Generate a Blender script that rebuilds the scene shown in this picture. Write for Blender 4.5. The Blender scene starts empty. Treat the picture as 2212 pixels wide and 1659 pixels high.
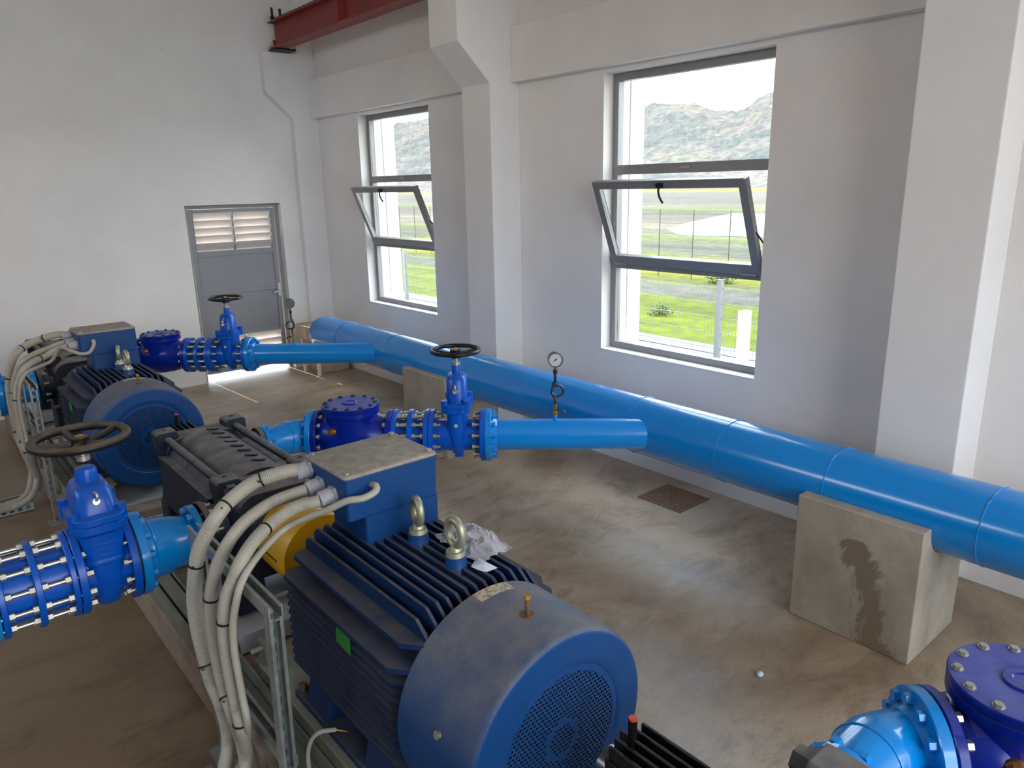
import bpy, math, random
from math import sin, cos, pi, radians, sqrt, atan2
from mathutils import Vector, Matrix, noise
random.seed(7)
SC = bpy.context.scene
COL = SC.collection
V = Vector

# ------------------------------------------------------------------ materials
def new_mat(name):
    m = bpy.data.materials.new(name); m.use_nodes = True
    nt = m.node_tree; b = nt.nodes['Principled BSDF']
    return m, nt, b
def sr(r, g, b):                       # sRGB 0-255 -> linear
    f = lambda c: (c/255/12.92) if c/255 <= .04045 else ((c/255+.055)/1.055)**2.4
    return (f(r), f(g), f(b), 1)
def noise_tex(nt, scale, detail=4, rough=.6, coord='Object', stretch=None, dist=0):
    tc = nt.nodes.new('ShaderNodeTexCoord')
    src = tc.outputs[coord]
    if stretch:
        mp = nt.nodes.new('ShaderNodeMapping'); mp.inputs['Scale'].default_value = stretch
        nt.links.new(src, mp.inputs['Vector']); src = mp.outputs['Vector']
    n = nt.nodes.new('ShaderNodeTexNoise')
    n.inputs['Scale'].default_value = scale; n.inputs['Detail'].default_value = detail
    n.inputs['Roughness'].default_value = rough; n.inputs['Distortion'].default_value = dist
    nt.links.new(src, n.inputs['Vector'])
    return n.outputs['Fac']
def ramp(nt, fac, stops):
    r = nt.nodes.new('ShaderNodeValToRGB')
    while len(r.color_ramp.elements) < len(stops): r.color_ramp.elements.new(.5)
    for e, (p, c) in zip(r.color_ramp.elements, stops):
        e.position = p; e.color = c if len(c) == 4 else (*c, 1)
    nt.links.new(fac, r.inputs['Fac'])
    return r.outputs['Color']
def mix(nt, fac, a, b, mode='MIX'):
    m = nt.nodes.new('ShaderNodeMix'); m.data_type = 'RGBA'; m.blend_type = mode
    for s, v in ((m.inputs['Factor'], fac), (m.inputs['A'], a), (m.inputs['B'], b)):
        if hasattr(v, 'is_output') or hasattr(v, 'links'): nt.links.new(v, s)
        else: s.default_value = v
    return m.outputs['Result']
def bump(nt, b, fac, strength, dist=.01):
    bn = nt.nodes.new('ShaderNodeBump'); bn.inputs['Strength'].default_value = strength
    bn.inputs['Distance'].default_value = dist
    nt.links.new(fac, bn.inputs['Height']); nt.links.new(bn.outputs['Normal'], b.inputs['Normal'])
def simple(name, c, rough=.5, metal=0, var=.12, scale=6, coat=0):
    m, nt, b = new_mat(name)
    f = noise_tex(nt, scale)
    lo = tuple(x*(1-var) for x in c[:3]); hi = tuple(min(1, x*(1+var)) for x in c[:3])
    nt.links.new(ramp(nt, f, [(.3, lo), (.7, hi)]), b.inputs['Base Color'])
    b.inputs['Roughness'].default_value = rough; b.inputs['Metallic'].default_value = metal
    if coat: b.inputs['Coat Weight'].default_value = coat; b.inputs['Coat Roughness'].default_value = .08
    return m
def dusty(name, c, dust, amount=.8, rough=.45, lo=.35, hi=.95, coat=0):
    """paint with settled dust on surfaces that face up"""
    m, nt, b = new_mat(name)
    g = nt.nodes.new('ShaderNodeNewGeometry'); s = nt.nodes.new('ShaderNodeSeparateXYZ')
    nt.links.new(g.outputs['True Normal'], s.inputs[0])
    mr = nt.nodes.new('ShaderNodeMapRange'); mr.inputs['From Min'].default_value = lo; mr.inputs['From Max'].default_value = hi
    nt.links.new(s.outputs['Z'], mr.inputs['Value'])
    n = noise_tex(nt, 9, 5, .65)
    nm = nt.nodes.new('ShaderNodeMapRange'); nm.inputs['From Min'].default_value = .3; nm.inputs['From Max'].default_value = .65
    nm.inputs['To Min'].default_value = .35; nm.inputs['To Max'].default_value = 1
    nt.links.new(n, nm.inputs['Value'])
    mu = nt.nodes.new('ShaderNodeMath'); mu.operation = 'MULTIPLY'
    nt.links.new(mr.outputs['Result'], mu.inputs[0]); nt.links.new(nm.outputs['Result'], mu.inputs[1])
    mu2 = nt.nodes.new('ShaderNodeMath'); mu2.operation = 'MULTIPLY'; mu2.inputs[1].default_value = amount
    nt.links.new(mu.outputs[0], mu2.inputs[0])
    n2 = noise_tex(nt, 4, 3)
    base = ramp(nt, n2, [(.3, tuple(x*.88 for x in c[:3])), (.7, tuple(min(1, x*1.1) for x in c[:3]))])
    nt.links.new(mix(nt, mu2.outputs[0], base, dust), b.inputs['Base Color'])
    b.inputs['Specular IOR Level'].default_value = .32
    rr = nt.nodes.new('ShaderNodeMapRange'); rr.inputs['To Min'].default_value = rough; rr.inputs['To Max'].default_value = .85
    nt.links.new(mu2.outputs[0], rr.inputs['Value']); nt.links.new(rr.outputs['Result'], b.inputs['Roughness'])
    return m

M = {}
def make_materials():
    # white plaster
    m, nt, b = new_mat('white_plaster')
    f = noise_tex(nt, 1.3, 5, .6); f2 = noise_tex(nt, 40, 3, .6)
    c = ramp(nt, f, [(.3, sr(226, 221, 216)), (.7, sr(236, 232, 228))])
    tc = nt.nodes.new('ShaderNodeTexCoord'); sp = nt.nodes.new('ShaderNodeTexNoise')
    sp.inputs['Scale'].default_value = 14; sp.inputs['Detail'].default_value = 2
    nt.links.new(tc.outputs['Object'], sp.inputs['Vector'])
    sm = ramp(nt, sp.outputs['Fac'], [(.17, (.75, .7, .64)), (.21, (1, 1, 1))])
    nt.links.new(mix(nt, 1.0, c, sm, 'MULTIPLY'), b.inputs['Base Color'])
    b.inputs['Roughness'].default_value = .72
    bump(nt, b, f2, .12, .004)
    M['wall'] = m
    # floor
    m, nt, b = new_mat('trowelled_concrete')
    f = noise_tex(nt, .55, 6, .62, dist=.6); g = noise_tex(nt, 2.2, 8, .7, stretch=(1, 2.2, 1), dist=1.2); h = noise_tex(nt, 60, 4, .7)
    c = ramp(nt, f, [(.32, sr(122, 102, 80)), (.47, sr(164, 145, 123)), (.66, sr(194, 180, 162))])
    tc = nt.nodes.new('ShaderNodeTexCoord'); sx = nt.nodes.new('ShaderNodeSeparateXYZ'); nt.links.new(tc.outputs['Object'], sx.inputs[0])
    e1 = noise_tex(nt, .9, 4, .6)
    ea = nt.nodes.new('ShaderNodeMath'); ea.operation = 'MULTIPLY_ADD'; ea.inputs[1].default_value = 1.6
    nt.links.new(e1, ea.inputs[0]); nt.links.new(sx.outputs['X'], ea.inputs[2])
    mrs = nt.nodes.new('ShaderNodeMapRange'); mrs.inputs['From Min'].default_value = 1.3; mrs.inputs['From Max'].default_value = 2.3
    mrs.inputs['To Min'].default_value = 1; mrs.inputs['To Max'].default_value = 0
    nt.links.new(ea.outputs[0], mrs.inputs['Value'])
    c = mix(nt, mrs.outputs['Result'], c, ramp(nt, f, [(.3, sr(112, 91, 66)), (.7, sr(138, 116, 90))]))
    c2 = ramp(nt, g, [(.30, (.50, .45, .39)), (.52, (1, 1, 1)), (.75, (1.0, 1.0, 1.0))])
    c3 = ramp(nt, h, [(.25, (.72, .7, .67)), (.5, (1, 1, 1))])
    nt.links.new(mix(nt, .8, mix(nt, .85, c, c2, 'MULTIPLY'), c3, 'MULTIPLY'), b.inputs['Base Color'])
    rr = ramp(nt, g, [(.3, (.30,)*3), (.7, (.55,)*3)])
    nt.links.new(rr, b.inputs['Roughness'])
    bump(nt, b, g, .08, .01)
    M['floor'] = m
    def conc(name, lo, hi, pores=True, bs=.3):
        m, nt, b = new_mat(name)
        f = noise_tex(nt, 3, 6, .65); h = noise_tex(nt, 70, 4, .7)
        st = noise_tex(nt, 5, 4, .6, stretch=(1, 1, .25))
        c = ramp(nt, f, [(.3, lo), (.7, hi)])
        c2 = ramp(nt, h, [(.28, (.6, .58, .55)), (.42, (1, 1, 1))])
        c3 = ramp(nt, st, [(.3, (.72, .7, .66)), (.45, (1, 1, 1))])
        nt.links.new(mix(nt, .7, mix(nt, .8, c, c2, 'MULTIPLY'), c3, 'MULTIPLY'), b.inputs['Base Color'])
        b.inputs['Roughness'].default_value = .85; bump(nt, b, h, bs, .004)
        M[name] = m
    conc('block_concrete', sr(142, 132, 117), sr(172, 163, 149))
    conc('plinth_concrete', sr(128, 108, 92), sr(170, 150, 134))
    conc('apron_concrete', sr(150, 142, 130), sr(176, 167, 154))
    M['strip_concrete'] = simple('pale_strip_concrete', (.115, .113, .110), .9, 0, .15, 3)
    M['header_blue'] = simple('light_blue_gloss_paint', (.0, .23, .66), .20, 0, .05, 2, .3)
    M['valve_blue'] = dusty('royal_blue_epoxy', (.001, .085, .47), sr(120, 128, 145), .16, .28, .6, 1)
    M['check_blue'] = dusty('deep_blue_epoxy', (.002, .016, .25), sr(125, 132, 185), .42, .25, .75, 1)
    M['motor_blue'] = dusty('motor_blue_paint', (.002, .045, .165), sr(128, 124, 118), .85, .45, .15, .95)
    M['fin_blue'] = dusty('cast_motor_blue', (.004, .022, .082), sr(100, 92, 82), .62, .5, .2, .8)
    M['pump_dark'] = dusty('charcoal_cast_paint', (.010, .013, .028), sr(138, 133, 128), .85, .5, .3, .95)
    M['lid_grey'] = simple('dusty_lid', sr(150, 142, 132), .8, 0, .25, 22)
    M['yellow'] = simple('guard_yellow', (.74, .37, .006), .4, 0, .1, 6)
    M['conduit'] = simple('grey_beige_conduit', sr(165, 158, 144), .55, 0, .08, 10)
    M['gland'] = simple('gland_grey', sr(170, 166, 172), .5)
    M['tie'] = simple('black_plastic', (.006, .006, .007), .45)
    M['steel'] = simple('zinc_plated_steel', (.47, .45, .39), .42, .85, .18, 30)
    M['galv'] = simple('galvanised_steel', (.36, .38, .36), .42, .75, .25, 18)
    M['eye'] = simple('pale_passivated_steel', sr(168, 164, 138), .4, .55, .15, 14)
    M['bolt_dark'] = simple('dark_bolt', (.03, .03, .03), .45, .6)
    M['black_iron'] = simple('black_iron', (.008, .007, .007), .35, .2, .3, 20)
    M['wheel_dusty'] = dusty('dusty_black_iron', (.012, .010, .009), sr(112, 98, 82), .8, .42, .1, .8)
    M['rubber_shade'] = simple('gasket_and_shade_black', (.005, .005, .006), .6)  # gasket black, also painted as the shade of a hole and a slot
    M['base_grey'] = simple('base_plate_grey', sr(176, 176, 178), .5, 0, .06, 5)
    M['frame_green'] = simple('frame_greenish_grey', sr(136, 136, 122), .5, .2, .15, 6)
    M['brass'] = simple('brass', (.50, .26, .07), .35, .8)
    M['rust'] = simple('rusty_bolt', (.16, .085, .04), .6, .3, .3, 40)
    M['rust_cap'] = simple('ochre_bolt_head', (.42, .20, .03), .6, .1, .3, 40)
    M['green'] = simple('green_tape', (.025, .22, .03), .5)
    M['red_cap'] = simple('red_cap', (.55, .05, .03), .4)
    M['red_beam'] = simple('red_oxide_paint', (.24, .026, .026), .5, 0, .2, 3)
    M['dark_steel'] = simple('dark_steel', (.02, .018, .016), .5, .5)
    M['alu'] = simple('aluminium_frame', sr(140, 138, 138), .38, .3, .05, 3)
    M['door_grey'] = simple('door_grey_paint', sr(140, 140, 143), .4, .1, .08, 2)
    M['door_frame'] = simple('door_frame_paint', sr(150, 144, 138), .5, 0, .1, 3)
    M['slat'] = simple('louver_paint', sr(214, 206, 200), .5, 0, .05, 3)
    M['handle_white'] = simple('pale_handle', sr(200, 200, 205), .35, .3)
    M['stain_beige'] = simple('beige_concrete', sr(178, 160, 138), .85, 0, .15, 9)
    M['paper'] = simple('pale_paper', sr(205, 212, 220), .8, 0, .05)
    M['fence'] = simple('galvanised_fence', (.20, .205, .215), .5, .2, .05)
    M['vine_post'] = simple('dark_post', sr(70, 60, 50), .8)
    M['grate'] = simple('rusty_grate', sr(150, 120, 98), .7, .3, .3, 30)
    M['pit'] = simple('drain_pit', sr(136, 122, 106), .9)
    M['gauge_face'] = simple('gauge_face', sr(190, 190, 192), .4, 0, .03)
    M['gauge_body'] = simple('gauge_steel', (.14, .145, .15), .3, .9)
    M['siphon'] = simple('dark_siphon_steel', (.07, .065, .062), .38, .8)
    # paper label with printed specks
    m, nt, b = new_mat('worn_label')
    f = noise_tex(nt, 60, 3, .6)
    nt.links.new(ramp(nt, f, [(.42, sr(140, 128, 108)), (.5, sr(190, 178, 155))]), b.inputs['Base Color'])
    b.inputs['Roughness'].default_value = .6; M['label'] = m
    # clear plastic
    m, nt, b = new_mat('crumpled_film')
    nt.nodes.remove(b); out = nt.nodes['Material Output']
    t = nt.nodes.new('ShaderNodeBsdfTransparent'); d = nt.nodes.new('ShaderNodeBsdfPrincipled')
    d.inputs['Base Color'].default_value = sr(196, 194, 202); d.inputs['Roughness'].default_value = .22
    d.inputs['Subsurface Weight'].default_value = 0
    mx = nt.nodes.new('ShaderNodeMixShader'); mx.inputs['Fac'].default_value = .62
    nt.links.new(t.outputs[0], mx.inputs[1]); nt.links.new(d.outputs[0], mx.inputs[2]); nt.links.new(mx.outputs[0], out.inputs['Surface'])
    M['film'] = m
    # window glass
    m, nt, b = new_mat('window_glass')
    nt.nodes.remove(b); out = nt.nodes['Material Output']
    t = nt.nodes.new('ShaderNodeBsdfTransparent'); gl = nt.nodes.new('ShaderNodeBsdfGlossy')
    t.inputs['Color'].default_value = (.95, .97, .97, 1)
    gl.inputs['Roughness'].default_value = .02
    lw = nt.nodes.new('ShaderNodeLayerWeight'); lw.inputs['Blend'].default_value = .5
    pw = nt.nodes.new('ShaderNodeMath'); pw.operation = 'POWER'; pw.inputs[1].default_value = 4
    nt.links.new(lw.outputs['Facing'], pw.inputs[0])
    fr = nt.nodes.new('ShaderNodeMath'); fr.operation = 'MULTIPLY_ADD'; fr.inputs[1].default_value = .6; fr.inputs[2].default_value = .03
    nt.links.new(pw.outputs[0], fr.inputs[0])
    mx = nt.nodes.new('ShaderNodeMixShader')
    nt.links.new(fr.outputs[0], mx.inputs['Fac']); nt.links.new(t.outputs[0], mx.inputs[1]); nt.links.new(gl.outputs[0], mx.inputs[2]); nt.links.new(mx.outputs[0], out.inputs['Surface'])
    M['glass'] = m
    # grass and fields
    m, nt, b = new_mat('meadow')
    tc = nt.nodes.new('ShaderNodeTexCoord'); s = nt.nodes.new('ShaderNodeSeparateXYZ'); nt.links.new(tc.outputs['Object'], s.inputs[0])
    lg = nt.nodes.new('ShaderNodeMath'); lg.operation = 'LOGARITHM'; lg.inputs[1].default_value = 10
    mxx = nt.nodes.new('ShaderNodeMath'); mxx.operation = 'MAXIMUM'; mxx.inputs[1].default_value = 8
    nt.links.new(s.outputs['X'], mxx.inputs[0]); nt.links.new(mxx.outputs[0], lg.inputs[0])
    wob = noise_tex(nt, .35, 4, .65)
    ad = nt.nodes.new('ShaderNodeMath'); ad.operation = 'MULTIPLY_ADD'; ad.inputs[1].default_value = .07; nt.links.new(wob, ad.inputs[0])
    nt.links.new(lg.outputs[0], ad.inputs[2])
    mr = nt.nodes.new('ShaderNodeMapRange'); mr.inputs['From Min'].default_value = .935; mr.inputs['From Max'].default_value = 2.535
    nt.links.new(ad.outputs[0], mr.inputs['Value'])
    L = (.085, .108, .001); L2 = (.11, .118, .008); T = (.080, .074, .07); GR = (.072, .078, .04); D = (.088, .078, .062); P = (.12, .105, .08); GY = (.085, .082, .07); Y = (.16, .145, .03)
    band = ramp(nt, mr.outputs['Result'], [(0, L), (.130, L), (.138, T), (.150, T), (.158, GR), (.178, L2), (.25, L2), (.262, D), (.277, GR), (.29, D), (.31, GR), (.342, (.095, .105, .035)), (.36, P), (.41, P), (.43, D), (.495, D), (.51, GR), (.555, (.10, .11, .05)), (.57, P), (.61, D), (.63, GY), (.80, (.1, .095, .085)), (.85, Y), (.93, Y), (1, (.13, .115, .075))])
    f = noise_tex(nt, 2.6, 6, .75); f2 = noise_tex(nt, .5, 5, .7, stretch=(1, .12, 1))
    v = ramp(nt, f, [(.32, (.32, .38, .26)), (.62, (.84, .80, .80))]); v2 = ramp(nt, f2, [(.36, (.68, .68, .66)), (.6, (1.12, 1.12, 1.12))])
    nt.links.new(mix(nt, 1, mix(nt, 1, band, v, 'MULTIPLY'), v2, 'MULTIPLY'), b.inputs['Base Color']); b.inputs['Roughness'].default_value = .95
    b.inputs['Specular IOR Level'].default_value = .1
    M['meadow'] = m
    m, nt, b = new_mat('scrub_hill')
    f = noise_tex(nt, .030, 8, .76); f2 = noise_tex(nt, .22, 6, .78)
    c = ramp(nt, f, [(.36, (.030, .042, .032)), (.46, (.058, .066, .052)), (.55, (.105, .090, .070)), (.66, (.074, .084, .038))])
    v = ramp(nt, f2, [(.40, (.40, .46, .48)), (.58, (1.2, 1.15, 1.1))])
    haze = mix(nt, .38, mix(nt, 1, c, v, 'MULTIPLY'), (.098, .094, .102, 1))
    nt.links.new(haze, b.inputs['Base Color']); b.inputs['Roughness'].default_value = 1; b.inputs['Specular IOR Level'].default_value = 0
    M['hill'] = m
    M['pond'] = simple('pale_sheeting', (.082, .084, .087), .6, 0, .5, .35)
    M['bush'] = simple('bush_leaves', (.055, .085, .012), .9, 0, .3, 3)
    M['white_paint'] = simple('white_exterior_paint', sr(225, 224, 222), .8, 0, .03, 2)
    M['bounce_grey'] = simple('low_bounce_wall_grey', sr(182, 173, 166), .7, 0, .06, 2)  # unseen left wall, greyed to weaken the light it bounces back
    M['roof'] = simple('white_ceiling', sr(228, 218, 210), .8, 0, .04, 2)
make_materials()

# ------------------------------------------------------------------ mesh builder
def basis(ax):
    a = V(ax).normalized()
    t = V((0, 0, 1)) if abs(a.z) < .9 else V((1, 0, 0))
    u = t.cross(a).normalized(); w = a.cross(u)
    return a, u, w
class MB:
    def __init__(s): s.v = []; s.f = []
    def add(s, vs, fs):
        o = len(s.v); s.v += [tuple(p) for p in vs]; s.f += [tuple(i+o for i in f) for f in fs]; return s
    def box(s, c, d, mat=None):
        x, y, z = (k/2 for k in d); c = V(c)
        vs = [V((a*x, b*y, e*z)) for a in (-1, 1) for b in (-1, 1) for e in (-1, 1)]
        if mat is not None: vs = [mat @ p for p in vs]
        return s.add([p+c for p in vs], [(0, 1, 3, 2), (4, 6, 7, 5), (0, 4, 5, 1), (2, 3, 7, 6), (0, 2, 6, 4), (1, 5, 7, 3)])
    def b2(s, lo, hi):
        lo = V(lo); hi = V(hi); return s.box((lo+hi)/2, hi-lo)
    def lathe(s, p0, ax, prof, n=32, cap=True, phase=0):
        a, u, w = basis(ax); p0 = V(p0); vs = []; fs = []
        for (t, r) in prof:
            for k in range(n):
                th = 2*pi*k/n+phase
                vs.append(p0+a*t+(u*cos(th)+w*sin(th))*max(r, 1e-5))
        m = len(prof)
        for i in range(m-1):
            for k in range(n):
                k2 = (k+1) % n
                fs.append((i*n+k, i*n+k2, (i+1)*n+k2, (i+1)*n+k))
        if cap:
            fs.append(tuple(range(n))[::-1]); fs.append(tuple((m-1)*n+k for k in range(n)))
        return s.add(vs, fs)
    def cyl(s, p0, p1, r, r1=None, n=24, phase=0):
        d = V(p1)-V(p0)
        return s.lathe(p0, d, [(0, r), (d.length, r if r1 is None else r1)], n, True, phase)
    def ring(s, p0, ax, t0, t1, ri, ro, n=36):
        """flat washer solid"""
        return s.lathe(p0, ax, [(t0, ri), (t0, ro), (t1, ro), (t1, ri), (t0, ri)], n, False)
    def torus(s, c, ax, R, r, n=32, m=10, a0=0, a1=2*pi, scale=(1, 1)):
        a, u, w = basis(ax); c = V(c); full = abs(a1-a0-2*pi) < 1e-6; N = n if full else n+1
        vs = []; fs = []
        for i in range(N):
            th = a0+(a1-a0)*i/n; d = u*cos(th)*scale[0]+w*sin(th)*scale[1]; dn = d.normalized()
            for k in range(m):
                ph = 2*pi*k/m
                vs.append(c+d*R+dn*r*cos(ph)+a*r*sin(ph))
        for i in range(n):
            j = (i+1) % N
            for k in range(m):
                l = (k+1) % m; fs.append((i*m+k, j*m+k, j*m+l, i*m+l))
        if not full:
            fs.append(tuple(range(m))); fs.append(tuple((N-1)*m+k for k in range(m))[::-1])
        return s.add(vs, fs)
    def tube(s, pts, r, n=10, cap=True):
        """r: number or function of (fraction) """
        P = [V(p) for p in pts]; N = len(P); vs = []; fs = []
        t = (P[1]-P[0]).normalized(); _, u, w = basis(t); u = u-t*u.dot(t); u.normalize()
        for i in range(N):
            if i == 0: tt = P[1]-P[0]
            elif i == N-1: tt = P[-1]-P[-2]
            else: tt = P[i+1]-P[i-1]
            tt = tt.normalized(); u = (u-tt*u.dot(tt)).normalized(); w = tt.cross(u)
            rr = r(i) if callable(r) else r
            for k in range(n):
                th = 2*pi*k/n; vs.append(P[i]+(u*cos(th)+w*sin(th))*rr)
        for i in range(N-1):
            for k in range(n):
                l = (k+1) % n; fs.append((i*n+k, i*n+l, (i+1)*n+l, (i+1)*n+k))
        if cap: fs.append(tuple(range(n))[::-1]); fs.append(tuple((N-1)*n+k for k in range(n)))
        return s.add(vs, fs)
    def prism(s, poly, o, eu, ev, ex, depth):
        """polygon in (eu, ev) at o, extruded along ex both ways by depth/2"""
        o = V(o); eu = V(eu); ev = V(ev); ex = V(ex).normalized()*depth/2; n = len(poly)
        vs = [o+eu*a+ev*b-ex for a, b in poly]+[o+eu*a+ev*b+ex for a, b in poly]
        fs = [tuple(range(n))[::-1], tuple(range(n, 2*n))]+[(i, (i+1) % n, n+(i+1) % n, n+i) for i in range(n)]
        return s.add(vs, fs)
    def loft(s, secs, n=6):
        """secs: (z, hx, hy, corner radius[, cx]) rounded rectangles stacked along z"""
        vs = []; fs = []; cnt = None
        for sec in secs:
            z, hx, hy, r = sec[:4]; cx = sec[4] if len(sec) > 4 else 0
            r = min(r, hx, hy); ring = []
            for (sx, sy, a0) in ((1, 1, 0), (-1, 1, pi/2), (-1, -1, pi), (1, -1, 3*pi/2)):
                for k in range(n+1):
                    th = a0+pi/2*k/n
                    ring.append(V((cx+sx*(hx-r)+r*cos(th), sy*(hy-r)+r*sin(th), z)))
            cnt = len(ring); vs += ring
        for i in range(len(secs)-1):
            for k in range(cnt):
                l = (k+1) % cnt; fs.append((i*cnt+k, i*cnt+l, (i+1)*cnt+l, (i+1)*cnt+k))
        fs.append(tuple(range(cnt))[::-1]); fs.append(tuple((len(secs)-1)*cnt+k for k in range(cnt)))
        return s.add(vs, fs)
    def ball(s, c, r, sc=(1, 1, 1), n=16, m=10):
        c = V(c); vs = []; fs = []
        for i in range(m+1):
            ph = pi*i/m
            for k in range(n):
                th = 2*pi*k/n
                vs.append(c+V((r*sc[0]*sin(ph)*cos(th), r*sc[1]*sin(ph)*sin(th), r*sc[2]*cos(ph))))
        for i in range(m):
            for k in range(n):
                l = (k+1) % n; fs.append((i*n+k, (i+1)*n+k, (i+1)*n+l, i*n+l))
        return s.add(vs, fs)
    def build(s, name, mat, parent=None, bevel=0, smooth=35, loc=None, rot=None):
        me = bpy.data.meshes.new(name); me.from_pydata(s.v, [], s.f); me.validate(); me.update()
        import bmesh
        bm = bmesh.new(); bm.from_mesh(me)
        bmesh.ops.remove_doubles(bm, verts=bm.verts, dist=1e-6)
        bmesh.ops.recalc_face_normals(bm, faces=bm.faces); bm.to_mesh(me); bm.free()
        me.materials.append(M[mat] if isinstance(mat, str) else mat)
        if smooth:
            me.polygons.foreach_set('use_smooth', [True]*len(me.polygons))
            me.set_sharp_from_angle(angle=radians(smooth))
        o = bpy.data.objects.new(name, me); COL.objects.link(o)
        if parent is not None: o.parent = parent
        if loc is not None: o.location = loc
        if rot is not None: o.rotation_euler = rot
        if bevel:
            b = o.modifiers.new('edge', 'BEVEL'); b.width = bevel; b.segments = 2; b.limit_method = 'ANGLE'; b.angle_limit = radians(40)
        return o
def dup_obj(o, parent, loc=None, rot=None):
    c = o.copy(); COL.objects.link(c); c.parent = parent
    if loc is not None: c.location = loc
    if rot is not None: c.rotation_euler = rot
    return c
def tag(o, label, cat, group=None):
    o['label'] = label; o['category'] = cat
    if group: o['group'] = group
    return o
def struct(o): o['kind'] = 'structure'; return o
def thing(name, label, cat, loc=(0, 0, 0), rz=0, group=None):
    o = bpy.data.objects.new(name, None); COL.objects.link(o); o.empty_display_size = .1
    o.location = loc; o.rotation_euler = (0, 0, rz)
    return tag(o, label, cat, group)
def copy_tree(root, off, label, group=None, parent=None):
    r = root.copy(); COL.objects.link(r); r.location = V(root.location)+V(off); r['label'] = label
    if group: r['group'] = group
    for ch in list(root.children):
        c = ch.copy(); COL.objects.link(c); c.parent = r
        for g in list(ch.children):
            d = g.copy(); COL.objects.link(d); d.parent = c
    return r
def smooth_path(pts, per=8):
    P = [V(p) for p in pts]; out = []
    for i in range(len(P)-1):
        a = P[max(i-1, 0)]; b = P[i]; c = P[i+1]; d = P[min(i+2, len(P)-1)]
        for k in range(per):
            t = k/per
            out.append(.5*((2*b)+(c-a)*t+(2*a-5*b+4*c-d)*t*t+(-a+3*b-3*c+d)*t**3))
    out.append(P[-1]); return out
def resample(pts, step):
    out = [pts[0]]; acc = 0
    for a, b in zip(pts, pts[1:]):
        L = (b-a).length
        if L < 1e-9: continue
        t = step-acc
        while t <= L:
            out.append(a+(b-a)*(t/L)); t += step
        acc = (acc+L) % step if L > 0 else acc
    out.append(pts[-1]); return out

# ------------------------------------------------------------------ room
XW, YB, XL, YF, ZC = 4.36, 8.87, -4.6, -5.6, 5.3
WT = .30
def wall_with_holes(name, axis, pos, thick, a0, a1, z0, z1, holes, mat='wall'):
    """wall at axis=pos..pos+thick, spanning a0..a1 along the other axis"""
    m = MB()
    cuts = sorted({a0, a1, *[h[0] for h in holes], *[h[1] for h in holes]})
    for c0, c1 in zip(cuts, cuts[1:]):
        hs = sorted([(h[2], h[3]) for h in holes if h[0] <= c0+1e-6 and h[1] >= c1-1e-6])
        z = z0
        for (b, t) in hs+[(z1, z1)]:
            if b > z+1e-6:
                lo = [0, 0, z]; hi = [0, 0, b]
                lo[axis] = min(pos, pos+thick); hi[axis] = max(pos, pos+thick)
                lo[1-axis] = c0; hi[1-axis] = c1
                m.b2(lo, hi)
            z = max(z, t)
    return struct(m.build(name, mat, smooth=0))
PITCH = 3.74
WIN = [(2.645, 4.054), (6.39, 7.795)]
WZ0, WZ1 = .905, 3.0
# bays beyond the picture's right edge repeat the same window
BAYS = WIN+[(2.645-PITCH, 4.054-PITCH), (2.645-2*PITCH, 4.054-2*PITCH)]
wall_with_holes('wall_right', 0, XW, WT, YF, YB+.3, 0, ZC, [(a, b, WZ0, WZ1) for a, b in BAYS])
DX0, DX1, DZ = 2.70, 3.825, 2.06
wall_with_holes('wall_back', 1, YB, .28, XL-.3, XW+WT, 0, ZC, [(DX0, DX1, 0, DZ)])
UNSEEN_GATE = (-2.2, 4.2, 0, 5.1)  # unseen opening put behind the camera, sized for the daylight it admits
wall_with_holes('wall_front', 1, YF-.28, .28, XL-.3, XW+WT, 0, ZC, [UNSEEN_GATE])
ADDED_LWIN = [(2.6, 6.6)]  # unseen high opening added to brighten the window wall with sky light
wall_with_holes('wall_left', 0, XL-.28, .28, YF, YB+.3, 0, ZC, [(a, b, 3.2, 4.5) for a, b in ADDED_LWIN], 'bounce_grey')
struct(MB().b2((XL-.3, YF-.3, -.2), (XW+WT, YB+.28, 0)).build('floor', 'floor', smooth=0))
struct(MB().b2((XL-.5, YF-.5, ZC), (XW+WT+.2, YB+.5, ZC+.2)).build('ceiling', 'roof', smooth=0))
# lintel band between the columns
COLS = [(8.77, YB), (5.03, 5.42), (1.27, 1.68), (-2.45, -2.06)]
n = 1
for (a, b) in ((5.42, 8.77), (1.68, 5.03), (-2.06, 1.27)):
    struct(MB().b2((XW-.085, a, 3.035), (XW+.005, b, 3.465)).build('trim_%d' % n, 'wall', bevel=.006, smooth=0)); n += 1
# columns with crane corbels
for (a, b) in COLS:
    prof = [(XW+.005, 0), (4.05, 0), (4.05, 3.02), (3.74, 3.31), (3.74, 3.75), (4.16, 3.75), (4.16, ZC), (XW+.005, ZC)]
    m = MB().prism(prof, (0, (a+b)/2, 0), (1, 0, 0), (0, 0, 1), (0, 1, 0), b-a)
    struct(m.build('trim_%d' % n, 'wall', bevel=.008, smooth=0)); n += 1

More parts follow.
